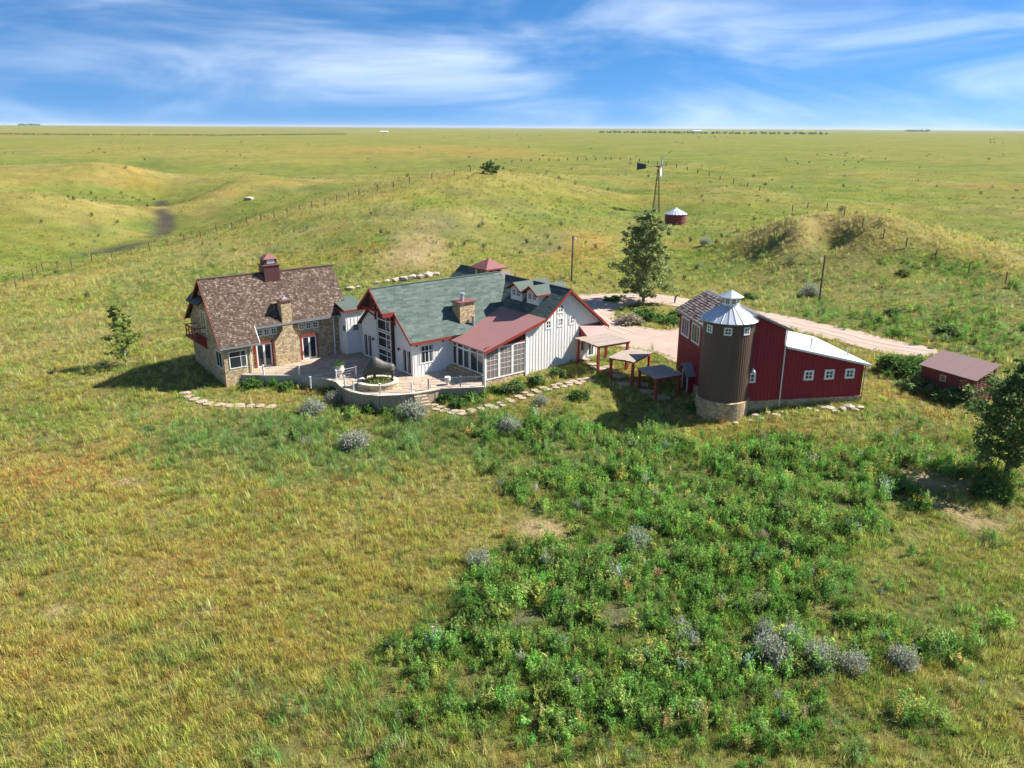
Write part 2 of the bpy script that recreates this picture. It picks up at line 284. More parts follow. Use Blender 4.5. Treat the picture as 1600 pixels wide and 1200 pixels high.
# ------------------------------------------------------------------ plant cover: which growth stands where (x, y, across, along, type, weight)
T_DRY, T_OLIVE, T_WEED, T_BLUE, T_TAN, T_SOIL, T_GREY, T_LAWN, T_PALE, T_MUD = range(10)
PAL = np.array([(.238, .212, .070), (.178, .192, .058), (.062, .122, .028), (.092, .148, .052), (.345, .215, .085), (.350, .260, .185), (.115, .098, .094), (.108, .168, .038), (.295, .258, .115), (.058, .050, .056)])
COVER = [(17.0,55.0,16.0,9.0,2,0.55), (10.6,40.8,12.4,6.6,2,0.6), (30.9,59.2,5.7,4.2,2,0.9), (36.1,61.3,3.7,3.3,2,0.7), (4.1,67.6,8.1,3.1,2,0.6),
 (-5.6,64.9,7.8,3.5,3,0.7), (-24.1,66.8,8.0,3.7,3,0.7), (17.5,68.0,9.3,2.6,1,0.6), (11.0,63.7,6.6,3.3,2,0.7), (25.2,53.8,5.2,3.0,2,0.7),
 (-18.3,141.7,3.0,5.5,5,1.6), (-16.8,154.7,3.2,5.7,5,1.6), (-21.6,154.0,2.0,3.8,5,1.0), (-14.6,165.6,3.9,5.0,6,1.0), (55.1,142.2,4.5,1.5,5,0.9),
 (46.7,136.5,4.4,1.8,5,0.7), (-29.2,46.2,9.2,8.0,0,1.0), (-23.3,52.6,9.3,7.5,0,0.9), (-20.0,39.3,9.1,5.8,0,1.0), (-11.7,46.6,6.7,7.6,0,0.9),
 (-11.5,38.8,5.8,5.0,0,0.9), (-7.2,50.9,4.1,5.8,0,0.6), (-19.5,42.6,3.1,3.3,4,2.8), (-24.6,36.3,3.1,2.0,4,2.4), (-15.6,53.8,2.9,2.7,4,0.9),
 (-31.8,58.9,3.6,3.3,4,1.5), (-35.4,54.2,3.3,3.5,4,1.7), (-17.2,38.5,0.8,0.6,5,3.0), (-26.0,39.2,0.6,0.7,5,3.0), (-29.4,54.8,1.1,0.7,5,2.4),
 (-25.2,43.2,1.6,1.1,4,0.9), (-12.0,36.4,1.7,1.0,4,1.4), (-9.6,44.3,1.6,1.1,4,0.8), (-14.8,40.1,1.1,0.7,4,0.9), (-28.7,47.0,1.7,1.3,3,0.8),
 (-19.7,48.9,2.2,1.5,3,0.8), (-12.1,41.4,1.5,1.0,2,0.6), (-20.1,37.0,1.4,0.8,3,0.8), (-30.4,43.9,1.6,1.5,3,0.8), (-11.7,53.0,2.3,1.4,3,0.7),
 (-17.0,44.8,1.6,1.6,1,0.7), (-28.4,44.6,2.0,2.6,1,0.8), (-24.1,47.9,2.2,2.8,1,0.6), (-16.5,34.9,3.0,1.1,3,0.7), (-25.7,41.2,1.5,2.2,3,0.4),
 (-6.6,35.0,2.0,1.5,2,0.7), (-14.8,42.7,2.0,2.2,1,0.5), (-25.6,62.9,6.5,4.2,3,1.3), (-19.6,64.9,6.7,5.1,3,1.4), (-12.7,61.1,5.8,4.7,3,1.2),
 (-29.4,59.1,2.6,2.3,2,0.9), (-8.8,63.6,5.5,4.2,3,1.0), (-42.8,67.5,3.5,2.5,7,1.3), (-14.3,69.8,3.6,2.8,2,0.8), (-5.4,62.3,3.8,2.9,1,0.6),
 (-6.0,57.9,3.5,1.4,4,0.7), (-7.2,55.0,3.4,3.2,8,0.8), (1.1,59.8,4.7,4.1,3,1.0), (0.0,63.4,4.4,2.6,2,0.9), (5.5,63.3,4.9,4.0,2,0.8),
 (8.6,66.3,4.6,2.8,3,0.8), (3.0,55.2,3.9,4.5,2,1.1), (10.4,59.7,5.2,5.1,3,0.9), (16.2,62.3,4.9,4.0,1,0.8), (18.9,66.5,3.4,2.2,4,0.8),
 (24.9,64.2,3.9,1.8,4,0.9), (12.0,66.5,3.4,1.8,4,0.4), (5.1,44.2,4.6,5.2,2,2.0), (11.4,51.0,6.4,6.9,2,1.8), (19.4,55.0,7.3,5.8,2,1.8),
 (26.9,58.1,5.1,3.5,2,1.3), (9.2,39.0,6.5,4.9,2,2.0), (16.2,44.2,5.2,5.4,2,1.7), (1.1,37.7,2.8,3.0,2,1.5), (-1.1,44.2,1.4,1.8,2,0.8),
 (-2.4,40.4,1.3,1.2,2,0.7), (-3.4,36.7,2.4,2.0,2,1.1), (-6.2,34.5,2.3,1.3,2,0.9), (0.1,31.7,6.2,2.5,2,1.5), (7.7,31.5,6.1,2.6,2,1.5),
 (-7.9,31.7,3.1,2.2,3,0.8), (15.7,32.2,3.7,2.3,2,0.8), (0.5,52.8,1.7,1.7,2,0.7), (-16.5,30.8,7.8,2.7,0,0.8), (21.1,30.8,3.6,2.8,1,1.0),
 (22.7,50.8,5.0,3.9,2,1.3), (12.0,36.0,3.4,1.6,2,1.1), (1.7,48.5,1.3,1.0,5,5.0), (6.4,38.9,1.4,1.9,6,5.0), (6.3,38.6,0.7,0.9,9,1.2),
 (0.8,38.3,0.9,1.2,6,3.5), (3.1,41.1,0.8,0.8,6,1.4), (31.2,56.3,2.2,1.3,5,4.5), (23.4,51.5,1.3,0.9,6,4.0), (30.5,51.2,3.6,1.2,5,2.4),
 (13.2,40.5,1.1,0.7,6,1.0), (18.2,38.9,1.3,0.8,5,1.0), (2.1,36.0,0.5,0.5,6,1.3), (26.0,45.5,4.5,4.3,1,1.4), (28.9,42.6,3.5,4.8,7,0.9),
 (30.6,46.3,3.3,3.6,0,0.6), (22.7,42.7,3.5,3.1,3,0.8), (35.9,58.9,2.1,2.6,8,0.5), (18.2,44.3,1.2,1.3,4,0.7), (27.3,44.1,0.8,0.9,4,0.6),
 (35.7,63.8,3.8,3.5,2,0.9), (35.4,69.1,3.5,3.3,7,0.6), (39.0,69.2,3.5,2.8,4,0.5), (37.7,74.2,2.5,2.1,4,0.8), (39.3,62.3,2.7,3.4,0,0.8),
 (29.7,63.8,3.3,1.8,3,0.8), (41.7,88.0,2.2,2.1,8,0.9), (42.9,81.3,2.7,2.3,7,0.7), (-25.9,70.5,2.4,1.6,8,0.8), (-22.6,74.0,3.1,2.0,4,0.9),
 (-20.6,71.0,2.4,1.6,4,0.7), (-24.8,77.2,3.3,1.4,2,0.8), (-14.0,68.3,2.3,1.9,4,0.6), (-40.5,73.4,6.2,6.1,1,0.6), (-48.6,77.8,5.3,9.8,0,0.5),
 (-34.7,63.8,3.3,3.1,0,0.5), (-57.6,99.2,9.0,15.1,8,0.6), (-74.1,122.3,8.0,13.7,0,0.5), (-62.4,140.0,12.5,17.3,3,0.45), (-56.0,113.8,5.6,9.5,3,0.4),
 (-59.4,157.1,12.6,17.3,8,0.5), (-45.3,140.0,6.8,5.7,7,0.25), (-41.9,163.6,10.4,10.1,3,0.4), (-26.9,127.2,4.1,4.7,8,0.8), (-17.6,145.5,4.9,12.9,5,1.2),
 (-16.5,172.2,6.8,9.2,6,0.9), (-20.1,138.5,4.4,7.6,8,0.9), (-9.1,187.0,4.4,10.3,5,0.5), (-1.9,206.5,4.9,6.3,6,0.4), (-13.1,162.9,5.2,7.3,1,0.5),
 (2.1,139.9,7.9,12.6,0,1.0), (6.7,172.5,4.1,6.4,3,0.7), (7.8,160.4,4.4,10.7,6,1.8), (8.2,157.7,2.3,5.2,9,0.6), (5.7,144.0,3.0,5.0,7,0.6),
 (12.9,154.8,5.2,13.1,4,1.5), (17.0,172.4,5.5,8.4,4,1.0), (13.8,132.1,5.3,7.3,0,0.9), (3.0,128.4,5.2,3.5,4,0.6), (-2.2,132.2,4.3,4.5,0,0.6),
 (27.2,197.6,7.8,19.4,1,0.5), (33.6,169.1,4.9,8.0,4,1.0), (34.4,151.1,6.1,10.4,7,1.2), (31.6,140.2,6.8,7.2,2,0.7), (51.5,217.9,6.9,10.1,7,0.8),
 (39.8,370.2,17.3,65.6,2,0.5), (19.5,253.4,7.9,23.0,6,0.5), (56.6,304.0,9.5,12.0,4,0.6), (68.2,282.5,8.8,23.4,6,0.6), (63.0,229.4,10.8,9.5,7,0.7),
 (75.9,248.7,7.8,10.7,2,0.4), (49.3,138.3,6.6,4.5,6,0.9), (56.7,143.8,5.7,4.9,5,0.6), (45.2,147.8,2.4,2.4,5,0.9), (45.8,143.8,6.9,4.2,8,0.5),
 (56.7,134.7,5.4,5.0,5,0.5), (55.1,127.4,6.1,2.1,2,0.5), (64.2,129.8,6.2,1.6,7,0.8), (68.4,123.2,7.0,3.9,2,1.0), (68.7,111.4,5.4,4.5,2,0.9),
 (110.1,233.2,7.4,13.5,4,0.4), (133.9,236.2,11.2,14.9,6,0.35), (187.5,320.8,15.0,23.5,4,0.6), (168.3,322.4,12.6,11.7,6,0.3), (40.1,109.0,8.0,9.8,3,0.9),
 (45.4,100.5,8.3,7.3,2,0.9), (53.3,99.8,8.2,7.6,2,1.0), (56.7,91.3,5.3,8.3,2,1.2), (61.3,104.1,6.8,6.2,3,0.6), (39.3,121.2,5.9,5.2,1,0.5),
 (52.2,117.0,8.6,4.8,8,0.3), (35.3,114.0,3.7,2.6,8,0.9), (41.2,96.0,4.8,1.6,8,0.7), (49.7,87.8,3.7,1.3,8,0.9), (110.8,283.8,44.4,49.6,7,0.5),
 (246.0,530.3,90.5,168.6,7,0.5), (73.4,131.6,8.4,22.2,7,0.5), (167.0,725.3,140.0,331.4,7,0.45), (63.7,842.0,97.4,249.7,7,0.35), (-113.5,211.4,15.2,23.7,0,0.6),
 (-129.1,219.4,12.2,16.4,1,0.5), (-88.5,158.4,14.1,8.3,2,0.9), (-99.3,156.9,5.1,6.5,2,1.2), (-102.7,201.3,5.5,4.7,9,5.0), (-100.4,210.5,3.7,5.1,9,3.0),
 (-140.3,325.7,2.1,26.1,9,5.0), (-111.5,259.5,2.1,7.2,9,6.0), (-107.9,251.8,2.2,5.2,9,6.0), (-107.2,244.3,2.5,5.4,9,6.0), (-103.0,230.1,2.2,7.5,9,5.0),
 (-105.0,191.7,4.0,4.4,2,1.6), (-103.2,251.8,2.8,15.2,2,1.4), (-112.1,248.0,2.8,11.7,2,1.2), (-102.6,215.2,5.2,7.4,2,0.9), (-177.2,387.5,7.9,14.6,4,1.4),
 (-180.5,371.1,11.6,4.0,4,0.8), (-185.9,391.0,12.2,9.2,4,0.5), (-238.8,557.9,9.5,118.1,2,1.0), (-161.2,403.7,15.8,20.4,6,0.5), (-104.7,310.4,9.7,9.6,7,0.5),
 (-104.9,296.2,9.3,5.9,4,0.7), (-146.8,380.9,11.9,24.2,0,0.6), (-108.0,231.1,3.7,7.7,4,0.8), (-89.3,298.3,14.0,11.3,6,0.4), (-77.6,308.3,14.5,7.6,6,0.5),
 (-32.2,255.8,21.9,13.2,8,1.1), (-40.5,213.9,15.1,7.1,8,0.9), (-74.2,314.5,14.8,8.1,3,0.3), (-29.1,183.2,8.7,9.2,3,0.35), (-101.6,813.6,100.4,123.4,4,1.1),
 (-182.0,781.2,54.3,86.6,0,0.6), (-12.0,710.9,32.9,41.7,4,0.7), (-383.5,825.6,38.2,76.3,4,0.5), (-1369.2,2737.2,420.0,1015.3,4,0.5), (-671.4,3774.1,115.7,542.9,5,0.9),
 (12.9,594.2,23.0,52.6,4,0.6)]
_l = PAL.mean(1, keepdims=True); PAL = np.clip(_l+(PAL-_l)*1.15, .015, 1)
def cover(x, y):
    """weights of the growth types at ground points, N x 10"""
    x = np.asarray(x, float); y = np.asarray(y, float); r = np.hypot(x, y)
    W = np.zeros((len(x), 10)); W[:, T_OLIVE] = 0.72; W[:, T_DRY] = 0.28
    W[:, T_DRY] += 0.2*sstep(0, -25, x)*sstep(70, 50, y)
    far = sstep(350, 900, r); W[:, T_LAWN] += 0.30*sstep(100, 200, r)+0.45*sstep(120, 260, r)*sstep(-80, 100, x); W[:, T_PALE] += 0.12*far; W[:, T_OLIVE] += .5*far; W[:, T_LAWN] += .2*far; W[:, T_PALE] += 0.15*sstep(100, 180, r)
    A_ = np.arctan2(x, y)*60; B_ = np.log(np.maximum(r, 3))*60      # noise grows with distance
    n1 = fbm(A_/3.2, B_/3.2, 41, 4)-.47+.9*(fbm(A_/9, B_/9, 43, 3)-.44); n2 = fbm(A_/3.2, B_/3.2, 57, 4)-.47+.9*(fbm(A_/9, B_/9, 59, 3)-.44)
    for bx, by, ac, al, t, w in COVER:
        d0 = math.hypot(bx, by); ex, ey = by/d0, -bx/d0
        da = ((x-bx)*ex+(y-by)*ey)/ac+n1*1.7; dl = ((x-bx)*bx+(y-by)*by)/d0/al+n2*1.7
        q = da*da+dl*dl; k = q < 6
        W[k, t] += w*np.exp(-q[k]*0.9)*1.6
    for t, amp, sc in ((T_DRY, .7, 2.6), (T_OLIVE, 1.1, 1.9), (T_BLUE, .9, 2.3), (T_TAN, .55, 2.2), (T_LAWN, .4, 2.6), (T_PALE, .9, 1.4), (T_SOIL, .35, 1.7)):
        n = fbm(A_/sc, B_/sc, 100+t*7, 4); W[:, t] += amp*sstep(.44, .66, n)*(1 if t != T_BLUE else sstep(300, 120, r))
    mid = sstep(95, 140, r)*sstep(1500, 500, r)
    for t, amp, sc, sd_ in ((T_OLIVE, 1.2, 24, 501), (T_PALE, .9, 19, 521), (T_LAWN, .5, 33, 541), (T_GREY, .75, 14, 561), (T_TAN, .4, 21, 581)):
        W[:, t] += mid*amp*sstep(.48, .68, fbm(x/sc, y/sc, sd_, 4))
    c = curv(x, y)*mid
    W[:, T_PALE] += 1.3*np.clip(c, 0, 1.2); W[:, T_TAN] += .35*np.clip(c, 0, 1.2); W[:, T_LAWN] += .9*np.clip(-c, 0, 1.2); W[:, T_BLUE] += .6*np.clip(-c, 0, 1.2)
    return W**1.35
def ground_rgb(x, y):
    W = cover(x, y); W /= W.sum(1, keepdims=True)
    return W @ PAL, W

# ------------------------------------------------------------------ colour and relief of the ground sheet
me = fast_mesh('ground', np.stack([GX, GY, GZ], 1), np.stack([ii, ii+ntn, ii+ntn+1, ii+1], 1))
rgb, _ = ground_rgb(GX, GY); _nr = (1-sstep(90, 210, np.hypot(GX, GY)))[:, None]*(1-np.clip(_[:, T_SOIL]+_[:, T_GREY]+_[:, T_MUD], 0, 1))[:, None]
rgb = rgb*(1-.55*_nr)+np.array([[.11, .09, .05]])*.55*_nr      # soil and old thatch show between the standing tufts
rgb = rgb*(1-.22*sstep(110, 260, np.hypot(GX, GY)))[:, None]        # distant sward darkened: shade the blades cast on each other, put into the colour
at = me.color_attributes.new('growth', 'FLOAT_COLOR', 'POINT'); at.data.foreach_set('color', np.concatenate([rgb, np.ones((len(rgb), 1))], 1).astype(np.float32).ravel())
me.shade_smooth()
m, nt, b = newmat('ground_cover'); a = nd(nt, 'ShaderNodeVertexColor', layer_name='growth'); v = objco(nt)
fine = noise(nt, v, 2.3, 6, .65); mid = noise(nt, v, .16, 6, .6); big = noise(nt, v, .02, 5, .6)
c = mixc(nt, 0.65, a.outputs[0], mixc(nt, fine, (.02, .02, .02), (.98, .98, .98)), 'OVERLAY')
c = mixc(nt, 0.75, c, mixc(nt, mid, (.1, .14, .1), (.95, .88, .8)), 'OVERLAY')
c = mixc(nt, 0.35, c, mixc(nt, big, (.15, .2, .15), (.9, .85, .8)), 'OVERLAY')
nt.links.new(c, b.inputs['Base Color']); b.inputs['Roughness'].default_value = 1.0; b.inputs['Specular IOR Level'].default_value = 0.05
bump(nt, b, fine, 1.0, 0.35)
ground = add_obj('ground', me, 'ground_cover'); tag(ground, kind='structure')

# ------------------------------------------------------------------ gravel drive with a planted island
def inside(poly, x, y):
    r = np.zeros(x.shape, bool); n = len(poly)
    for i in range(n):
        x0, y0 = poly[i][:2]; x1, y1 = poly[(i+1) % n][:2]
        if y0 == y1: continue
        c = ((y0 > y) != (y1 > y)) & (x < (x1-x0)*(y-y0)/(y1-y0)+x0); r ^= c
    return r
def draped(name, mask_fn, box, step, lift, mat):
    xs = np.arange(box[0], box[1], step); ys = np.arange(box[2], box[3], step); X, Y = np.meshgrid(xs, ys)
    Z = height(X.ravel(), Y.ravel()).reshape(X.shape)+lift
    cx = X[:-1, :-1]+step/2; cy = Y[:-1, :-1]+step/2; k = mask_fn(cx, cy)
    n = X.shape[1]; id0 = (np.arange(X.shape[0]-1)[:, None]*n+np.arange(n-1)[None])[k]
    fs = np.stack([id0, id0+1, id0+n+1, id0+n], 1); used, inv = np.unique(fs, return_inverse=True)
    V = np.stack([X.ravel(), Y.ravel(), Z.ravel()], 1)[used]
    o = add_obj(name, fast_mesh(name, V, inv.reshape(fs.shape)), mat); o.data.shade_smooth(); return o
DRIVE = [(7.63,112.17), (9.79,115.18), (14.22,116.97), (20.13,118.13), (24.44,115.56), (27.29,111.55),
 (33.06,106.26), (36.93,102.24), (40.17,97.50), (44.33,92.31), (48.26,87.64), (47.68,85.33),
 (45.26,84.72), (41.90,85.91), (39.94,89.03), (36.34,93.50), (33.17,96.96), (27.97,96.96),
 (22.65,94.57), (19.36,84.32), (18.16,81.47), (16.69,85.15), (14.56,87.55), (11.46,89.09),
 (10.24,91.69), (9.87,95.91), (9.06,100.56), (6.88,105.66)]
ISLAND = [(13.54,104.82), (15.51,108.65), (18.47,110.58), (21.80,109.03), (24.65,105.71), (24.43,100.83),
 (21.57,96.93), (19.34,95.68), (17.10,96.55), (14.96,98.36), (13.37,100.60)]
def drive_mask(x, y):
    wx = x+(fbm(x/2.5, y/2.5, 71, 2)-.4)*1.2; wy = y+(fbm(x/2.5, y/2.5, 83, 2)-.4)*1.2
    return inside(DRIVE, wx, wy) & ~inside(ISLAND, wx, wy)
drive = draped('gravel_drive', drive_mask, (0, 70, 80, 130), 0.25, 0.06, 'gravel'); tag(drive, kind='structure')
def track(pts, off, w, parent):
    P2 = [Vector(p) for p in pts]; L = [P2[0]]
    for i in range(len(P2)-1):       # smooth the centre line
        a = P2[max(i-1, 0)]; b = P2[i]; c = P2[i+1]; d = P2[min(i+2, len(P2)-1)]; n = max(3, int((c-b).length/.5))
        for k in range(1, n+1):
            s = k/n; L.append(.5*((2*b)+(c-a)*s+(2*a-5*b+4*c-d)*s*s+(3*b-a-3*c+d)*s**3))
    V = []
    for i, p in enumerate(L):
        d = (L[min(i+1, len(L)-1)]-L[max(i-1, 0)]).normalized(); q = Vector((-d.y, d.x)); j = .12*math.sin(i*.37+off*3)+.06*math.sin(i*1.3)
        for s in (-1, 1): e = p+q*(off+s*(w/2+.06*math.sin(i*.9*s))+j); V.append((e.x, e.y, gz(e.x, e.y)+.085))
    me = bpy.data.meshes.new('wheel_track'); me.from_pydata(V, [], [(2*i, 2*i+2, 2*i+3, 2*i+1) for i in range(len(L)-1)]); add_obj('wheel_track', me, 'gravel_worn', parent)
for off in (-.8, .8): track([(47.29,86.27), (44.13,88.49), (41.07,91.82), (38.04,96.06), (34.48,99.84), (29.94,104.40),
 (25.68,108.43), (22.22,113.75), (17.81,115.36), (12.87,113.25), (10.41,108.38), (11.16,100.89),
 (14.35,93.90)], off, .55, drive)
FOOTPRINTS = []      # polygons (world x, y) where no wild growth stands

# ------------------------------------------------------------------ building kit
TH = math.radians(39); ct, st_ = math.cos(TH), math.sin(TH)
def wor(u, v, th=TH): return (u*math.cos(th)-v*math.sin(th), u*math.sin(th)+v*math.cos(th))
def foot(pts, th=TH): FOOTPRINTS.append([wor(u, v, th) for u, v in pts])
def window(parent, o, right, nrm, w, h, cols=(1,), rows=(1,), frame='white_trim', fw=.09, bar=.05, glass='glass', name='window', proud=.05, panes=True):
    """framed window on a wall: o = lower left corner seen from outside; cols / rows are relative light sizes"""
    o = Vector(o); R = Vector(right).normalized(); N = Vector(nrm).normalized(); Z = Vector((0, 0, 1)); m = MB()
    def bx(x0, x1, z0, z1, d=proud, e=-.02): m.obox(o+R*x0+Z*z0+N*e, R*(x1-x0), Z*(z1-z0), N*(d-e))
    bx(0, fw, 0, h); bx(w-fw, w, 0, h); bx(fw, w-fw, 0, fw); bx(fw, w-fw, h-fw, h)
    iw, ih = w-2*fw, h-2*fw; cs = [0]; rs = [0]
    for c in cols: cs.append(cs[-1]+c/sum(cols)*iw)
    for r_ in rows: rs.append(rs[-1]+r_/sum(rows)*ih)
    for c in cs[1:-1]: bx(fw+c-bar/2, fw+c+bar/2, fw, h-fw, proud*.8)
    for r_ in rs[1:-1]: bx(fw, w-fw, fw+r_-bar/2, fw+r_+bar/2, proud*.7)
    wo_ = m.build(name, frame, parent)
    g = MB()
    for i in range(len(cs)-1):
        for j in range(len(rs)-1):
            g.obox(o+R*(fw+cs[i]+.005)+Z*(fw+rs[j]+.005)+N*.004, R*(cs[i+1]-cs[i]-.01), Z*(rs[j+1]-rs[j]-.01), N*.012)
    g.build('pane', glass, wo_); return wo_
def courses(name, o, along, up, length_fn, n_rows, expo, wmin, wmax, thick, mat, parent, seed=0):
    """rows of shingles on a roof plane: o = eave corner, along / up unit vectors, length_fn(s) -> (a0, a1) at distance s up the slope"""
    rnd = random.Random(seed); A = Vector(along).normalized(); Uv = Vector(up).normalized(); N = A.cross(Uv)
    if N.z < 0: N = -N
    o = Vector(o); m = MB()
    for k in range(n_rows):
        s = k*expo; a0, a1 = length_fn(s); a = a0-rnd.random()*wmax*.5; first = True
        while a < a1-.03:
            w = rnd.uniform(wmin, wmax); b0 = max(a, a0); b1 = min(a+w-.012, a1); a += w
            if b1-b0 < .04: continue
            t = thick*rnd.uniform(.6, 1.3); j = rnd.uniform(-.02, .02)*min(1, thick*40); L = expo*1.12
            p = o+A*b0+Uv*(s+j)+N*.004; q = o+A*b1+Uv*(s+j)+N*.004; p2 = p+Uv*L; q2 = q+Uv*L
            m.add([p, q, q2, p2, p+N*t, q+N*t, q2+N*.003, p2+N*.003], [(4, 5, 6, 7), (0, 1, 5, 4), (0, 4, 7, 3), (1, 2, 6, 5)])
    ob = m.build(name, mat, parent); tag(ob, kind='stuff'); return ob
def battens(parent, o, right, nrm, w, zfn, z0, step, mat, name='batten_strips'):
    """vertical battens on a wall, tops following zfn(x)"""
    o = Vector(o); R = Vector(right).normalized(); N = Vector(nrm).normalized(); m = MB(); x = step*.5
    while x < w-.05:
        m.obox(o+R*(x-.025)+Vector((0, 0, z0))-N*.01, R*.05, Vector((0, 0, zfn(x)-z0)), N*.04); x += step
    ob = m.build(name, mat, parent); tag(ob, kind='stuff'); return ob
FRONT = (0, -1, 0); LEFT = (-1, 0, 0); RU = (1, 0, 0); RV = (0, -1, 0)     # in building axes u (right and away), v (left and away)

# ------------------------------------------------------------------ stone cottage
SU, SV = 25.6, 77.2
stone = empty('stone_cottage', (*wor(SU, SV), 0), TH)
tag(stone, 'stone cottage with steep brown shake roof and ridge cupola, left end of the group', 'house')
def S(u, v, z): return (u-SU, v-SV, z)
foot([(25.6, 77.2), (28.5, 77.2), (28.5, 78.4), (39.4, 78.4), (39.4, 86.4), (25.6, 86.4)])
RZ, RVv, KF, KB = 9.35, 81.2, 1.41, 0.87
zf = lambda v: RZ-KF*(RVv-v); zb = lambda v: RZ-KB*(v-RVv)
m = MB()
m.prism([S(25.6, 77.2, -2), S(25.6, 77.2, zf(77.2)-.12), S(25.6, RVv, RZ-.12), S(25.6, 86.4, zb(86.4)-.12), S(25.6, 86.4, -2)], (2.9, 0, 0))
m.build('wall', 'stone_veneer', stone)
m = MB(); m.prism([S(28.4, 78.4, -2), S(28.4, 78.4, zf(78.4)-.12), S(28.4, RVv, RZ-.14), S(28.4, 86.38, zb(86.38)-.14), S(28.4, 86.38, -2)], (11, 0, 0))
m.build('wall', 'stone_veneer', stone)
m = MB()
for u0, u1, ve in ((25.2, 29.2, 76.8), (29.2, 39.9, 77.76)):
    m.prism([S(u0, ve, zf(ve)), S(u0, RVv, RZ), S(u0, RVv, RZ-.17), S(u0, ve, zf(ve)-.17)], (u1-u0, 0, 0))
m.prism([S(25.2, RVv, RZ-.002), S(25.2, 86.8, zb(86.8)), S(25.2, 86.8, zb(86.8)-.17), S(25.2, RVv, RZ-.172)], (14.7, 0, 0))
roof = m.build('roof', 'dark_trim', stone)
nf = Vector((0, 1, KF)).normalized(); L = math.hypot(1, KF)
courses('shake_courses', S(25.2, 76.8, zf(76.8)), (1, 0, 0), nf, lambda s: (0, 4.0) if s < (77.76-76.8)*L-.02 else (0, 14.7), int((RVv-76.8)*L/.2), .2, .10, .28, .04, 'shake', roof, 3)
nbk = Vector((0, -1, KB)).normalized(); L2 = math.hypot(1, KB)
courses('shake_courses', S(25.2, 86.8, zb(86.8)), (1, 0, 0), nbk, lambda s: (0, 14.7), int((86.8-RVv)*L2/.26), .26, .2, .5, .04, 'shake', roof, 4)
m = MB(); m.box(24.75+.45-SU, 39.9-SU, RVv-.14-SV, RVv+.14-SV, RZ-.02, RZ+.07); m.build('ridge_cap', 'shake', roof)
# red barge boards and fascias
m = MB()
def barge(m, pts, t=(.05, 0, 0), h=.26):
    for a, b_ in zip(pts[:-1], pts[1:]):
        a, b_ = Vector(a), Vector(b_); m.prism([a, b_, b_-Vector((0, 0, h)), a-Vector((0, 0, h))], t)
barge(m, [S(25.15, 76.75, zf(76.75)+.02), S(25.15, RVv, RZ+.03)], (-.05, 0, 0)); barge(m, [S(25.15, RVv, RZ+.03), S(25.15, 86.85, zb(86.85)+.02)], (-.05, 0, 0))
m.build_each('barge_board', 'red_trim', stone)
m = MB(); m.box(25.16-SU, 29.2-SU, 76.74-SV, 76.79-SV, zf(76.8)-.22, zf(76.8)-.03); m.box(29.2-SU, 39.9-SU, 77.7-SV, 77.75-SV, zf(77.76)-.22, zf(77.76)-.03); m.build_each('gutter', 'grey_metal', stone)
m = MB(); m.box(25.65-SU, 28.45-SU, 77.13-SV, 77.19-SV, 2.82, 3.2); m.box(28.55-SU, 31.9-SU, 78.33-SV, 78.39-SV, 4.25, 4.95); m.box(33.6-SU, 37.9-SU, 78.33-SV, 78.39-SV, 4.25, 4.95); m.build_each('frieze_board', 'red_trim', stone)
m = MB(); m.prism([S(29.22, 76.78, zf(76.78)+.06), S(29.22, 77.8, zf(77.8)+.06), S(29.22, 77.8, zf(77.8)-.2), S(29.22, 76.78, zf(76.78)-.2)], (.06, 0, 0)); m.build('step_flashing', 'white_trim', stone)
window(stone, S(26.1, 77.2, .75), RU, FRONT, 1.8, 1.8, (.68, .32), (.68, .32))
window(stone, S(25.6, 79.4, .75), RV, LEFT, 1.75, 1.75, (.5, .5), (1,))
for k, u in enumerate((29.4, 34.45)):
    window(stone, S(u, 78.4, .02), RU, FRONT, 1.65, 2.5, (1, 1), (1,), name='french_door', fw=.13, bar=.2)
    m = MB(); m.box(u-.16-SU, u-.01-SU, 78.3-SV, 78.42-SV, 0, 2.7); m.box(u+1.66-SU, u+1.8-SU, 78.3-SV, 78.42-SV, 0, 2.7); m.box(u-.16-SU, u+1.8-SU, 78.29-SV, 78.41-SV, 2.53, 2.7); m.build_each('door_surround', 'red_trim', stone)
for u in (29.6, 30.35, 31.1, 34.2, 35.0, 35.8):
    window(stone, S(u, 78.4, 3.3), RU, FRONT, .66, .72, (1, 1), (1, 1), fw=.1)
# stone chimney on the terrace front
m = MB()
m.prism([S(31.2, 77.75, -.5), S(33.95, 77.75, -.5), S(33.95, 77.75, 2.6), S(33.3, 77.75, 3.8), S(33.3, 77.75, 6.75), S(32.2, 77.75, 6.75), S(32.2, 77.75, 3.8), S(31.2, 77.75, 2.6)], (0, .95, 0))
ch = m.build('chimney', 'stone_veneer', stone)
m = MB(); m.box(32.08-SU, 33.42-SU, 77.63-SV, 78.82-SV, 6.75, 6.9); m.build('cap', 'maroon_metal', ch)
m = MB(); m.box(32.45-SU, 33.05-SU, 77.95-SV, 78.5-SV, 6.9, 7.05); m.tube(S(32.75, 78.2, 7.05), S(32.75, 78.2, 7.3), .12); m.build('flue', 'galvanised', ch)
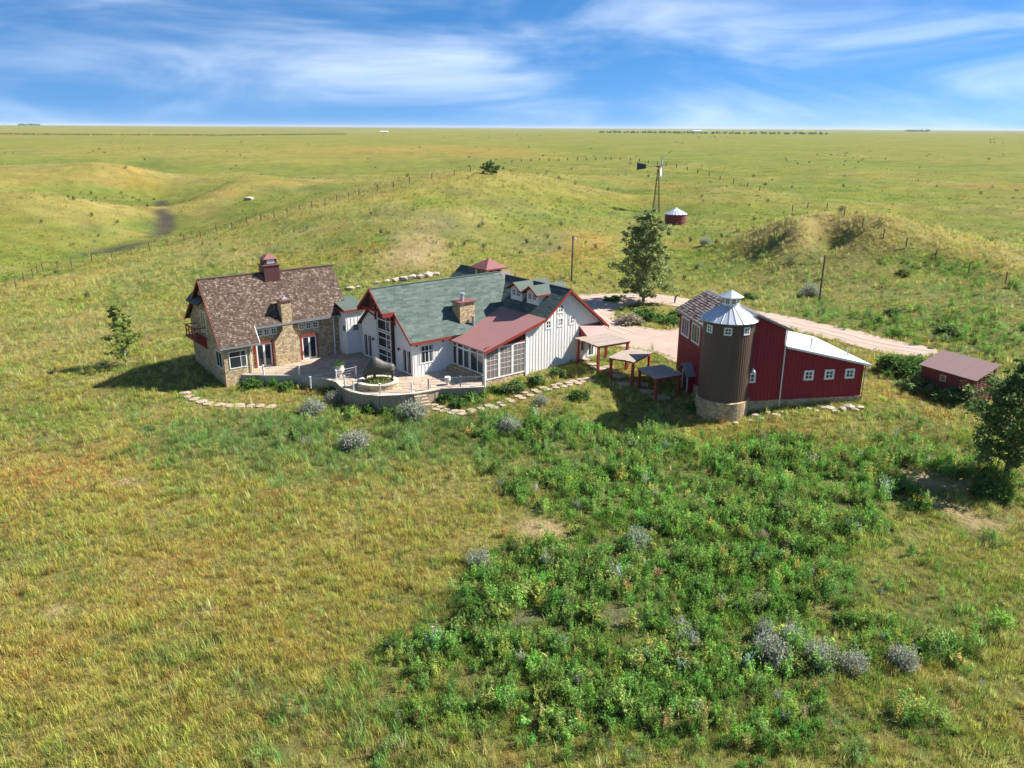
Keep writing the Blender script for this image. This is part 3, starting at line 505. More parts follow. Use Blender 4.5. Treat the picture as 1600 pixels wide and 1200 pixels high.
# ridge cupola
cup = MB().box(31.85-SU, 33.5-SU, 80.5-SV, 81.9-SV, 8.2, 10.15).build('cupola', 'maroon_box', stone)
MB().box(31.75-SU, 33.6-SU, 80.4-SV, 82-SV, 10.1, 10.2).build('cornice', 'maroon_metal', cup)
MB().box(32.0-SU, 33.35-SU, 80.65-SV, 81.75-SV, 10.2, 10.78).build('lantern', 'maroon_box', cup)
m = MB(); c = [(31.85, 80.5), (33.5, 80.5), (33.5, 81.9), (31.85, 81.9)]; m.add([S(*p, 10.76) for p in c]+[S(32.68, 81.2, 11.35)], [(3, 2, 1, 0), (0, 1, 4), (1, 2, 4), (2, 3, 4), (3, 0, 4)]); m.build('cap_roof', 'maroon_metal', cup)
MB().box(32.25-SU, 33.1-SU, 80.62-SV, 80.66-SV, 10.3, 10.68).build('louvre', 'galvanised', cup)
# gable balcony with its door and hood
window(stone, S(25.6, 82.9, 3.6), RV, LEFT, 1.6, 2.35, (1, 1), (1,), name='balcony_door', fw=.12)
m = MB(); m.box(24.35-SU, 25.6-SU, 81.6-SV, 84.6-SV, 2.95, 3.15); bal = m.build('balcony', 'red_trim', stone)
m = MB()
for v in (81.7, 82.6, 83.5, 84.4): m.box(24.4-SU, 24.5-SU, v-.05-SV, v+.05-SV, 3.15, 4.25)
m.box(24.38-SU, 24.52-SU, 81.6-SV, 84.6-SV, 4.2, 4.3); m.box(24.42-SU, 24.48-SU, 81.7-SV, 84.5-SV, 3.65, 3.71)
for v in (81.65, 84.5): m.box(24.5-SU, 25.6-SU, v-.04-SV, v+.04-SV, 4.2, 4.28); m.box(24.5-SU, 25.6-SU, v-.03-SV, v+.03-SV, 3.65, 3.7)
m.build('railing', 'red_trim', bal)
m = MB()
for v in (81.9, 84.3): m.prism([S(25.6, v, 2.95), S(24.5, v, 2.95), S(25.6, v, 1.9)], (0, .14, 0))
m.build_each('bracket', 'red_trim', bal)
m = MB(); m.prism([S(25.6, 81.2, 7.5), S(24.9, 81.2, 6.75), S(24.9, 81.2, 6.6), S(25.6, 81.2, 7.3)], (0, 3.6, 0)); m.build('balcony_hood', 'dark_trim', stone)
m = MB(); m.tube(S(38.2, 78.25, .0), S(38.2, 78.25, 4.3), .06); m.tube(S(28.3, 77.1, -.8), S(28.3, 77.1, 2.9), .05); m.build_each('downspout', 'white_trim', stone)

# ------------------------------------------------------------------ white farmhouse: great room, connector, gabled wing, glazed porch
HU, HV = 40.6, 66.0
house = empty('white_farmhouse', (*wor(HU, HV), 0), TH)
tag(house, 'white board and batten farmhouse with green shingle roof, dormers and glazed porch', 'house')
def Q(u, v, z): return (u-HU, v-HV, z)
foot([(38.9, 76.7), (40.6, 76.7), (40.6, 66), (45.2, 66), (45.2, 60.3), (61.6, 60.4), (61.6, 79.4), (50, 79.4), (38.9, 79.5)])
GR, GVr, GK = 8.35, 71.1, 0.86
gzf = lambda v: GR-GK*abs(GVr-v)
# great room walls
m = MB(); m.prism([Q(40.6, 66, -1.2), Q(40.6, 66, gzf(66)-.15), Q(40.6, GVr, GR-.15), Q(40.6, 76.2, gzf(76.2)-.15), Q(40.6, 76.2, -1.2)], (14, 0, 0)); m.build('wall', 'white_siding', house)
zl = lambda x: gzf(76.2-x)-.25
battens(house, Q(40.6, 76.2, 0), RV, LEFT, 10.2, zl, .02, .42, 'white_siding')
battens(house, Q(40.6, 66, 0), RU, FRONT, 4.4, lambda x: 3.5, .02, .42, 'white_siding')
# roof: main sheet plus the prow over the tall window
def slab(m, pts, t=.17):
    a = [Vector(p) for p in pts]; n = len(a); d = Vector((0, 0, t))
    m.add(a+[p-d for p in a], [tuple(range(n)), tuple(range(2*n-1, n-1, -1))]+[(i+n, (i+1) % n+n, (i+1) % n, i) for i in range(n)])
m = MB()
slab(m, [Q(40.2, 65.55, gzf(65.55)), Q(57, 65.55, gzf(65.55)), Q(57, GVr, GR), Q(38.9, GVr, GR), Q(38.9, 68.6, gzf(68.6)), Q(40.2, 68.6, gzf(68.6))])
slab(m, [Q(57, 76.6, gzf(76.6)), Q(40.2, 76.6, gzf(76.6)), Q(40.2, 73.7, gzf(73.7)), Q(38.9, 73.7, gzf(73.7)), Q(38.9, GVr, GR-.003), Q(57, GVr, GR-.003)])
groof = m.build('roof', 'dark_trim', house)
gn = Vector((0, 1, GK)).normalized(); gL = math.hypot(1, GK)
def lf(s): return (1.3, 16.0) if s < (68.6-65.55)*gL-.05 else (0, 16.8)
courses('shingle_courses', Q(38.9, 65.55, gzf(65.55)), (1, 0, 0), gn, lf, int((GVr-65.55)*gL/.24), .24, .5, 1.1, .016, 'green_shingle', groof, 8)
courses('shingle_courses', Q(38.9, 76.6, gzf(76.6)), (1, 0, 0), Vector((0, -1, GK)).normalized(), lambda s: (1.3, 16) if s < 2.9*gL-.05 else (0, 16.8), int((76.6-GVr)*gL/.24), .24, .5, 1.1, .016, 'green_shingle', groof, 9)
m = MB(); m.box(38.9-HU, 55.5-HU, GVr-.13-HV, GVr+.13-HV, GR-.03, GR+.05); m.build('ridge_cap', 'green_shingle', groof)
m = MB()
barge(m, [Q(38.86, 68.55, gzf(68.55)+.03), Q(38.86, GVr, GR+.04)], (-.06, 0, 0), .32); barge(m, [Q(38.86, GVr, GR+.04), Q(38.86, 73.75, gzf(73.75)+.03)], (-.06, 0, 0), .32)
barge(m, [Q(40.16, 65.5, gzf(65.5)+.03), Q(40.16, 68.6, gzf(68.6)+.03)], (-.06, 0, 0), .32)
m.build_each('barge_board', 'red_trim', house)
m = MB(); m.box(38.8-HU, 40.25-HU, 68.5-HV, 68.58-HV, gzf(68.6)-.42, gzf(68.6)+.02); m.box(38.8-HU, 40.25-HU, 73.72-HV, 73.8-HV, gzf(73.7)-.42, gzf(73.7)+.02); m.build_each('prow_fascia', 'red_trim', house)
m = MB(); m.box(40.2-HU, 45.0-HU, 65.47-HV, 65.54-HV, gzf(65.55)-.25, gzf(65.55)-.02); m.build_each('gutter', 'red_trim', house)
# timber truss and brackets under the prow
m = MB()
for a, b_ in (((39.1, 69.0, 6.15), (39.1, 73.2, 6.15)), ((39.1, 71.1, 6.15), (39.1, 71.1, 8.0))): m.tube(Q(*a), Q(*b_), .12, n=4)
for v in (69.2, 73.0):
    m.tube(Q(40.55, v, 4.9), Q(39.1, v, 6.1), .11, n=4); m.tube(Q(40.5, v, 4.6), Q(40.5, v, 6.2), .12, n=4); m.tube(Q(40.6, v, 6.1), Q(38.95, v, 6.1), .12, n=4)
m.build_each('timber_truss', 'red_trim', house)
m = MB()
for u in (41.0, 44.2): m.prism([Q(u, 66, 3.45), Q(u, 65.5, 3.45), Q(u, 66, 2.95)], (.14, 0, 0))
m.build_each('eave_bracket', 'red_trim', house)
# tall window bay
m = MB(); m.box(40.25-HU, 40.62-HU, 69.35-HV, 72.35-HV, -.3, 5.9); m.build('window_bay', 'dark_trim', house)
for z0, hh in ((.12, 1.72), (1.95, 1.72), (3.78, 1.9)):
    window(house, Q(40.25, 72.2, z0), RV, LEFT, 2.7, hh, (.68, .32), (.62, .38), fw=.12, bar=.1)
window(house, Q(40.6, 75.95, .05), RV, LEFT, 1.85, 2.55, (1, 1), (1,), name='french_door', fw=.12, bar=.16)
window(house, Q(40.6, 67.9, .05), RV, LEFT, 1.75, 2.55, (1, 1), (1,), name='french_door', fw=.12, bar=.16)
window(house, Q(41.4, 66, 1.1), RU, FRONT, 1.75, 1.95, (.66, .34), (.68, .32), fw=.12, bar=.1)
for v in (73.6, 68.4): m = MB(); m.tube(Q(40.55, v, 2.35), Q(40.4, v, 2.35), .05); m.lathe([(.05, 2.2), (.11, 2.25), (.11, 2.45), (.03, 2.52)], 8, (40.4-HU, v-HV)); m.build('wall_lamp', 'dark_trim', house)
# connector block beside the cottage
m = MB(); m.box(38.9-HU, 41.2-HU, 76.7-HV, 79.9-HV, -.8, 4.95); m.build('connector_wall', 'white_siding', house)
battens(house, Q(38.9, 79.4, 0), RV, LEFT, 2.7, lambda x: 4.8, .3, .42, 'white_siding'); battens(house, Q(38.9, 76.7, 0), RU, FRONT, 1.7, lambda x: 4.8, .3, .42, 'white_siding')
m = MB(); m.box(38.6-HU, 41.4-HU, 76.4-HV, 80.1-HV, 4.95, 5.15); m.build('connector_fascia', 'red_trim', house)
m = MB()
slab(m, [Q(38.65, 76.45, 5.17), Q(41.35, 76.45, 5.17), Q(41.35, 79.6, 6.0), Q(38.65, 79.6, 6.0)], .012); m.build('connector_roof', 'green_shingle', house)
window(house, Q(38.9, 77.35, 2.75), RV, LEFT, .5, .62, (1, 1), (1, 1), fw=.06, frame='grey_metal'); window(house, Q(39.75, 76.7, 2.75), RU, FRONT, .6, .65, (1, 1), (1, 1), fw=.06, frame='grey_metal')
MB().box(38.84-HU, 40.6-HU, 76.64-HV, 79.0-HV, -.6, .22).build('plinth', 'stone_veneer', house)
# stone chimney on the great room roof
m = MB(); m.box(46.85-HU, 48.75-HU, 66.5-HV, 67.9-HV, 3.9, 6.55); ch = m.build('chimney', 'stone_veneer', house)
MB().box(46.7-HU, 48.9-HU, 66.35-HV, 68.05-HV, 6.55, 6.68).build('cap', 'maroon_metal', ch)
m = MB(); m.lathe([(.22, 6.68), (.22, 7.25), (.3, 7.28), (.3, 7.5), (.05, 7.55)], 14, (47.6-HU, 67.2-HV)); m.build('flue', 'galvanised', ch)
# gabled wing
WR, WUr, WK = 7.95, 56.3, 0.80
wz = lambda u: WR-WK*abs(u-WUr)
m = MB(); m.prism([Q(50.7, 60.4, -1.0), Q(50.7, 60.4, 4.35), Q(53.0, 60.4, wz(53.0)-.16), Q(WUr, 60.4, WR-.16), Q(61.6, 60.4, wz(61.6)-.16), Q(61.6, 60.4, -1.0)], (0, 19, 0)); m.build('wing_wall', 'white_siding', house)
def wtop(x):
    u = 50.7+x; return min(wz(u)-.2, 4.4+.27*(u-50.7)-.15) if u < 53 else wz(u)-.2
battens(house, Q(50.7, 60.4, 0), RU, FRONT, 10.9, wtop, -.6, .4, 'white_siding')
m = MB()
slab(m, [Q(52.7, 59.9, wz(52.7)), Q(WUr, 59.9, WR), Q(WUr, 79.6, WR), Q(52.7, 79.6, wz(52.7))]); slab(m, [Q(WUr, 59.9, WR-.003), Q(62.15, 59.9, wz(62.15)), Q(62.15, 79.6, wz(62.15)), Q(WUr, 79.6, WR-.003)])
slab(m, [Q(49.5, 72.0, wz(49.5)), Q(52.75, 72.0, wz(52.75)), Q(52.75, 79.6, wz(52.75)), Q(49.5, 79.6, wz(49.5))])
wroof = m.build('wing_roof', 'dark_trim', house); wL = math.hypot(1, WK)
courses('shingle_courses', Q(52.7, 59.9, wz(52.7)), (0, 1, 0), Vector((1, 0, WK)), lambda s: (0, 19.7), int((WUr-52.7)*wL/.24), .24, .5, 1.1, .016, 'green_shingle', wroof, 12)
courses('shingle_courses', Q(62.15, 59.9, wz(62.15)), (0, 1, 0), Vector((-1, 0, WK)), lambda s: (0, 19.7), int((62.15-WUr)*wL/.24), .24, .5, 1.1, .016, 'green_shingle', wroof, 13)
m = MB(); m.box(WUr-.14-HU, WUr+.14-HU, 59.9-HV, 79.6-HV, WR-.03, WR+.06); m.build('ridge_cap', 'dark_trim', wroof)
m = MB(); barge(m, [Q(53.0, 59.86, wz(53.0)+.03), Q(WUr, 59.86, WR+.04)], (0, -.06, 0), .3); barge(m, [Q(WUr, 59.86, WR+.04), Q(62.2, 59.86, wz(62.2)+.03)], (0, -.06, 0), .3)
barge(m, [Q(44.95, 59.86, 3.12), Q(53.0, 59.86, 5.3)], (0, -.06, 0), .28); m.build_each('barge_board', 'red_trim', house)
# dormers on the wing
for k, vc in enumerate((66.0, 63.3)):
    d = MB(); d.prism([Q(54.0, vc-.95, 5.9), Q(54.0, vc+.95, 5.9), Q(54.0, vc+.95, 7.35), Q(54.0, vc, 7.98), Q(54.0, vc-.95, 7.35)], (2.2, 0, 0)); dm = d.build('dormer', 'white_siding', house)
    d = MB(); slab(d, [Q(53.55, vc-1.3, 7.28), Q(58.2, vc-1.3, 7.28), Q(58.2, vc, 8.12), Q(53.55, vc, 8.12)], .1); slab(d, [Q(53.55, vc, 8.118), Q(58.2, vc, 8.118), Q(58.2, vc+1.3, 7.28), Q(53.55, vc+1.3, 7.28)], .1); d.build('dormer_roof', 'green_shingle', dm)
    d = MB(); barge(d, [Q(53.52, vc-1.33, 7.3), Q(53.52, vc, 8.15), Q(53.52, vc+1.33, 7.3)], (-.05, 0, 0), .2); d.box(53.5-HU, 55.6-HU, vc-1.36-HV, vc-1.3-HV, 7.12, 7.3); d.build_each('dormer_trim', 'red_trim', dm)
    for s in (.72, -.04): window(dm, Q(54.0, vc+s, 6.55), RV, LEFT, .66, .72, (1, 1), (1, 1), fw=.09)
# lantern skylight over the crossing
la = MB().box(55.0-HU, 57.2-HU, 72.6-HV, 74.8-HV, 6.3, 8.6).build('roof_lantern', 'white_siding', house)
m = MB(); c = [(54.5, 72.1), (57.7, 72.1), (57.7, 75.3), (54.5, 75.3)]; m.add([Q(*p, 8.5) for p in c]+[Q(56.1, 73.7, 9.5)], [(3, 2, 1, 0), (0, 1, 4), (1, 2, 4), (2, 3, 4), (3, 0, 4)]); m.build('lantern_roof', 'maroon_metal', la)
m = MB(); barge(m, [Q(54.5, 75.3, 8.52), Q(54.5, 72.1, 8.52)], (-.05, 0, 0), .14); barge(m, [Q(54.5, 72.1, 8.52), Q(57.7, 72.1, 8.52)], (0, -.05, 0), .14); m.build('lantern_fascia', 'red_trim', la)
window(la, Q(55.0, 74.6, 7.3), RV, LEFT, 1.8, 1.1, (1, 1), (1,), fw=.08); window(la, Q(55.2, 72.6, 7.6), RU, FRONT, 1.8, .8, (1, 1), (1,), fw=.08)
# gable windows
for u, z in ((55.4, 5.97), (53.73, 4.5), (55.41, 4.52), (57.12, 4.51)):
    window(house, Q(u-.44, 60.4, z-.5), RU, FRONT, .88, 1.0, (1, 1), (1, 1), fw=.17, bar=.07)
window(house, Q(58.4, 60.4, .8), RU, FRONT, .7, 1.3, (1,), (1,), fw=.08)
window(house, Q(59.5, 60.4, .0), RU, FRONT, 1.0, 2.2, (1,), (.6, .4), fw=.14, name='side_door')
m = MB(); slab(m, [Q(58.2, 58.9, 2.62), Q(61.3, 58.9, 2.62), Q(61.3, 60.4, 3.7), Q(58.2, 60.4, 3.7)], .1); hd = m.build('door_hood', 'maroon_metal', house)
m = MB(); m.box(58.15-HU, 61.35-HU, 58.83-HV, 58.9-HV, 2.48, 2.62); m.prism([Q(58.2, 58.95, 2.5), Q(58.2, 60.4, 3.55), Q(58.2, 60.4, 2.5)], (.08, 0, 0)); m.prism([Q(61.2, 58.95, 2.5), Q(61.2, 60.4, 3.55), Q(61.2, 60.4, 2.5)], (.08, 0, 0)); m.build_each('hood_bracket', 'red_trim', hd)
# glazed porch
PZ = lambda u: 3.14+.272*(u-45.0)
m = MB(); m.box(45.3-HU, 50.75-HU, 60.3-HV, 66.2-HV, -1.0, .48); m.build('porch_base', 'stone_veneer', house)
m = MB(); slab(m, [Q(45.0, 59.9, PZ(45.0)), Q(53.0, 59.9, PZ(53.0)), Q(53.0, 68.6, PZ(53.0)), Q(45.0, 68.6, PZ(45.0))], .12); pr = m.build('porch_roof', 'porch_metal', house)
m = MB(); v = 60.4
while v < 68.5: m.prism([Q(45.0, v, PZ(45.0)), Q(53.0, v, PZ(53.0)), Q(53.0, v, PZ(53.0)+.03), Q(45.0, v, PZ(45.0)+.03)], (0, .03, 0)); v += .6
sm = m.build('standing_seams', 'porch_metal', pr); tag(sm, kind='stuff')
m = MB(); m.lathe([(.13, 3.6), (.13, 4.95), (.17, 4.97), (.17, 5.1), (.05, 5.12)], 12, (48.3-HU, 66.2-HV)); m.build('vent_pipe', 'grey_metal', house)
m = MB(); m.box(45.2-HU, 45.42-HU, 60.2-HV, 60.42-HV, -.9, 3.1); m.box(50.55-HU, 50.78-HU, 60.2-HV, 60.42-HV, -.9, 4.4); m.build_each('porch_post', 'white_trim', house)
m = MB(); m.prism([Q(45.42, 60.36, 2.95), Q(50.55, 60.36, 2.95), Q(50.55, 60.36, 4.5), Q(45.42, 60.36, 3.1)], (0, .1, 0)); m.build('porch_wall', 'dark_trim', house)
m = MB(); m.box(45.42-HU, 50.55-HU, 60.24-HV, 60.36-HV, 3.28, 3.42); m.box(48.6-HU, 48.75-HU, 60.25-HV, 60.36-HV, 3.42, 3.98); m.build_each('porch_beam', 'red_trim', house)
for k in range(3):
    window(house, Q(45.42+k*1.71, 60.3, .0), RU, FRONT, 1.71, 3.25, (1, 1, 1), (.28, .17, .17, .17, .21), fw=.13, bar=.03, glass='screen_grey', name='porch_screen')
MB().box(45.5-HU, 50.6-HU, 60.36-HV, 65.9-HV, .3, 3.0).build('porch_wall', 'dark_trim', house)
for v0, w_, nm, cc in ((65.95, .8, 'porch_screen', (1,)), (65.1, 2.1, 'french_door', (1, 1)), (62.9, 2.5, 'porch_screen', (1, 1))):
    window(house, Q(45.48, v0, .5), RV, LEFT, w_, 2.6, cc, (.8, .2) if nm != 'french_door' else (.78, .22), fw=.12, bar=.1 if nm != 'french_door' else .2, name=nm)
m = MB(); m.box(44.7-HU, 45.4-HU, 61.0-HV, 66.0-HV, -.4, .22); m.box(45.0-HU, 45.45-HU, 61.0-HV, 65.9-HV, .22, .44); m.build_each('porch_step', 'stone_veneer', house)
m = MB(); m.tube(Q(45.1, 60.05, 3.0), Q(45.1, 60.05, -.8), .05); m.build_each('downspout', 'grey_metal', house)

# ------------------------------------------------------------------ red barn with white lean-to
TB = math.radians(9); BU, BV = 35.5, 65.4
barn = empty('red_barn', (*wor(BU, BV, TB), 0), TB)
tag(barn, 'dark red barn with tall gabled bay and white metal lean-to roof', 'barn')
def B(u, v, z): return (u-BU, v-BV, z)
foot([(29.5, 65.4), (43.7, 65.4), (43.7, 75.2), (35.5, 76.3), (29.5, 76.3)], TB)
bz = lambda u: 8.25-.57*(32.45-u) if u < 32.45 else 8.25-.44*(u-32.45)
m = MB(); m.prism([B(29.5, 65.4, 0), B(29.5, 65.4, bz(29.5)-.12), B(32.45, 65.4, 8.13), B(35.5, 65.4, bz(35.5)-.12), B(35.5, 65.4, 0)], (0, 10.9, 0)); m.build('wall', 'barn_red', barn)
m = MB(); m.prism([B(35.48, 65.42, 0), B(35.48, 65.42, 5.12), B(43.7, 65.42, 3.13), B(43.7, 65.42, 0)], (0, 9.8, 0)); m.build('lean_to_wall', 'barn_red', barn)
battens(barn, B(29.5, 65.4, 0), RU, FRONT, 6.0, lambda x: bz(29.5+x)-.15, .01, .36, 'barn_red'); battens(barn, B(35.5, 65.42, 0), RU, FRONT, 8.2, lambda x: 5.1-.2423*x, .01, .36, 'barn_red'); battens(barn, B(29.5, 76.3, 0), RV, LEFT, 10.9, lambda x: 6.4, .01, .36, 'barn_red')
MB().box(29.44-BU, 43.76-BU, 65.33-BV, 76.2-BV, -1.8, -.003).build('foundation', 'stone_veneer', barn)
m = MB(); slab(m, [B(29.1, 65.1, bz(29.1)), B(32.45, 65.1, 8.25), B(32.45, 76.7, 8.25), B(29.1, 76.7, bz(29.1))], .13); slab(m, [B(32.45, 65.1, 8.247), B(35.95, 65.1, bz(35.95)), B(35.95, 76.7, bz(35.95)), B(32.45, 76.7, 8.247)], .13); br = m.build('roof', 'grey_metal', barn)
courses('shake_courses', B(29.1, 65.1, bz(29.1)), (0, 1, 0), Vector((1, 0, .57)), lambda s: (0, 11.6), int(3.35*math.hypot(1, .57)/.3), .3, .22, .5, .05, 'barn_shake', br, 21)
courses('shake_courses', B(35.95, 65.1, bz(35.95)), (0, 1, 0), Vector((-1, 0, .44)), lambda s: (0, 11.6), int(3.5*math.hypot(1, .44)/.3), .3, .22, .5, .05, 'barn_shake', br, 22)
m = MB(); barge(m, [B(29.1, 65.07, bz(29.1)+.05), B(32.45, 65.07, 8.3), B(35.98, 65.07, bz(35.98)+.05)], (0, -.05, 0), .2); m.build_each('barge_board', 'grey_metal', barn)
m = MB(); slab(m, [B(35.56, 65.05, 5.24), B(44.2, 65.05, 3.15), B(44.2, 75.6, 3.15), B(35.56, 75.6, 5.24)], .1); lr = m.build('lean_to_roof', 'white_metal', barn)
m = MB(); v = 65.6
while v < 75.5: m.prism([B(35.6, v, 5.23), B(44.18, v, 3.155), B(44.18, v, 3.19), B(35.6, v, 5.265)], (0, .03, 0)); v += .6
tag(m.build('standing_seams', 'white_metal', lr), kind='stuff')
m = MB(); barge(m, [B(35.56, 65.02, 5.25), B(44.22, 65.02, 3.16)], (0, -.05, 0), .2); m.build('lean_to_fascia', 'white_metal', barn)
m = MB(); m.tube(B(35.52, 65.28, -.6), B(35.52, 65.28, 6.75), .06); m.build('downspout', 'white_trim', barn)
m = MB(); m.tube(B(43.8, 65.3, -.5), B(43.8, 65.3, 3.0), .05); m.build('downspout', 'grey_metal', barn)
for u in (32.5, 38.21, 40.27, 42.32): window(barn, B(u-.48, 65.4, 1.77), RU, FRONT, .96, .96, (1, 1), (1, 1), fw=.18, bar=.08)
for v in (75.6, 72.8): window(barn, B(29.5, v, 3.95), RV, LEFT, 2.15, 1.95, (1, 1, 1), (1,), fw=.16, bar=.06, glass='glass' if v < 74 else 'screen_grey')
m = MB(); m.tube(B(32.5, 65.4, 3.2), B(32.5, 65.0, 3.25), .04); m.lathe([(.2, 2.95), (.17, 3.05), (.06, 3.2)], 12, (32.5-BU, 65.0-BV)); m.build('barn_lamp', 'white_trim', barn)
for u, v, hh in ((39.0, 67.0, .75), (43.2, 67.6, .6)):
    z0 = 5.24-.242*(u-35.56); m = MB(); m.lathe([(.07, z0-.05), (.07, z0+hh), (.12, z0+hh+.01), (.12, z0+hh+.14), (.02, z0+hh+.16)], 10, (u-BU, v-BV)); m.build('vent_pipe', 'grey_metal', barn)
# gabled side entry by the silo
m = MB(); m.prism([B(28.9, 71.2, -1.6), B(28.9, 71.2, .95), B(28.9, 72.2, 1.75), B(28.9, 73.2, .95), B(28.9, 73.2, -1.6)], (.62, 0, 0)); en = m.build('entry_porch', 'barn_red', barn)
m = MB(); slab(m, [B(28.5, 70.9, .85), B(29.49, 70.9, .85), B(29.49, 72.2, 1.9), B(28.5, 72.2, 1.9)], .08); slab(m, [B(28.5, 72.2, 1.898), B(29.49, 72.2, 1.898), B(29.49, 73.5, .85), B(28.5, 73.5, .85)], .08); m.build('entry_roof', 'grey_metal', en)
m = MB(); m.box(28.84-BU, 28.9-BU, 71.4-BV, 71.52-BV, -1.2, 1.0); m.box(28.84-BU, 28.9-BU, 72.7-BV, 72.82-BV, -1.2, 1.0); m.box(28.83-BU, 28.89-BU, 71.4-BV, 72.82-BV, 1.0, 1.12); m.build_each('door_frame', 'white_trim', en)
MB().box(28.87-BU, 28.9-BU, 71.53-BV, 72.69-BV, -1.2, .99).build('door', 'dark_trim', en)

# ------------------------------------------------------------------ silo
SX, SY, SR = 19.6, 70.3, 2.27; sa = math.atan2(-SY, -SX)
silo = empty('silo', (SX, SY, 0), sa); tag(silo, 'round brown metal silo on stone base with galvanised cone roof and lantern', 'silo')
FOOTPRINTS.append([(SX+2.4*math.cos(k*math.pi/6), SY+2.4*math.sin(k*math.pi/6)) for k in range(12)])
m = MB(); m.lathe([(2.42, -2.4), (2.42, .28), (2.3, .34)], 40); m.build('base', 'stone_veneer', silo)
n = 120; vs = []; 
for z in (.34, 7.75): vs += [((SR-(.028 if k % 2 else 0))*math.cos(2*math.pi*k/n), (SR-(.028 if k % 2 else 0))*math.sin(2*math.pi*k/n), z) for k in range(n)]
MB().add(vs, [(k, (k+1) % n, (k+1) % n+n, k+n) for k in range(n)]+[tuple(range(n, 2*n))]).build('wall', 'brown_metal', silo)
for k in range(24):
    a0, a1 = 2*math.pi*k/24, 2*math.pi*(k+1)/24; m = MB(); P = lambda r, a, z: (r*math.cos(a), r*math.sin(a), z)
    m.add([P(2.6, a0, 7.70), P(2.6, a1, 7.70), P(.6, a1, 8.97), P(.6, a0, 8.97), P(2.6, a0, 7.66), P(2.6, a1, 7.66), P(.6, a1, 8.93), P(.6, a0, 8.93)], [(0, 1, 2, 3), (7, 6, 5, 4), (0, 4, 5, 1), (1, 5, 6, 2), (3, 7, 4, 0)])
    e = a0+.012; m.add([P(2.6, a0-.012, 7.70), P(2.6, e, 7.70), P(.6, e+.03, 8.97), P(.6, a0-.04, 8.97), P(2.6, a0-.012, 7.76), P(2.6, e, 7.76), P(.6, e+.03, 9.02), P(.6, a0-.04, 9.02)], [(4, 5, 6, 7), (0, 1, 5, 4), (0, 4, 7, 3), (1, 2, 6, 5)])
    m.build('roof_panel', 'galvanised', silo)
for k in range(8):
    a = k*math.pi/4; N = Vector((math.cos(a), math.sin(a), 0)); R = Vector((-math.sin(a), math.cos(a), 0))
    window(silo, N*(SR-.02)-R*.35+Vector((0, 0, 6.62)), R, N, .7, .72, (1, 1), (1, 1), fw=.12, bar=.06)
m = MB(); m.lathe([(.74, 8.75), (.74, 9.72)], 8); cu = m.build('lantern', 'white_trim', silo)
for k in range(8):
    a = k*math.pi/4+math.pi/8; N = Vector((math.cos(a), math.sin(a), 0)); R = Vector((-math.sin(a), math.cos(a), 0)); rr_ = .74*math.cos(math.pi/8)
    window(cu, N*rr_-R*.21+Vector((0, 0, 9.1)), R, N, .42, .5, (1, 1), (1, 1), fw=.05, bar=.03, proud=.03)
m = MB(); m.lathe([(1.12, 9.66), (1.12, 9.72), (.03, 10.28)], 8); m.build('lantern_cap', 'galvanised', silo)
m = MB(); m.tube((0, 0, 10.25), (0, 0, 10.6), .03); m.build('finial', 'galvanised', silo)

# ------------------------------------------------------------------ three red pergolas with plank tops, stepping down to the barn
def pergola(label, L, F_, R_, z, n):
    L, F_, R_ = (Vector((*p, 0)) for p in (L, F_, R_)); Bk = L+R_-F_; c = (L+R_)/2; g0 = gz(c.x, c.y)
    t = empty('pergola', (c.x, c.y, g0)); tag(t, label, 'pergola', 'pergolas between house and barn')
    e = (R_-F_).normalized(); f = (L-F_).normalized(); ins = .22
    for p in (L+e*ins-f*ins, F_+e*ins+f*ins, R_-e*ins+f*ins, Bk-e*ins-f*ins):
        m = MB(); w = .12; g = gz(p.x, p.y); m.obox(p-c-e*w-f*w+Vector((0, 0, g-.2-g0)), e*2*w, f*2*w, Vector((0, 0, z-.2-g+.2))); m.build('post', 'pergola_red', t)
    for a, b_ in ((F_, R_), (L, Bk)):
        s = f*(.1 if a is F_ else -.24); m = MB(); m.obox(a-c+s+Vector((0, 0, z-.22-g0)), b_-a, f*.14, Vector((0, 0, .19))); m.build('beam', 'pergola_red', t)
    for a, b_ in ((F_, L), (R_, Bk)):
        s = e*(.1 if a is F_ else -.24); m = MB(); m.obox(a-c+s+f*.25+Vector((0, 0, z-.2-g0)), (b_-a)-f*.5, e*.14, Vector((0, 0, .16))); m.build('beam', 'pergola_red', t)
    W = (L-F_).length; st = W/n
    for k in range(n):
        j = random.uniform(-.10, .12); j2 = random.uniform(-.08, .12); m = MB(); m.obox(F_-c+f*(k*st+.012)-e*(.1+j)+Vector((0, 0, z-.02+random.uniform(0, .02)-g0)), e*((R_-F_).length+.2+j+j2), f*(st-.03), Vector((0, 0, .045))); m.build('plank', 'plank_grey', t)
pergola('highest red pergola with grey plank top beside the white gable', (6.73, 82.08), (8.8, 78.55), (12.4, 80.73), 2.73, 14)
pergola('middle red pergola with grey plank top, between the other two', (9.79, 77.92), (12.18, 76.26), (14.57, 79.79), 1.79, 10)
pergola('lowest red pergola with shaded plank top next to the silo', (12.48, 76.13), (13.76, 72.64), (16.56, 74.02), 1.16, 12)

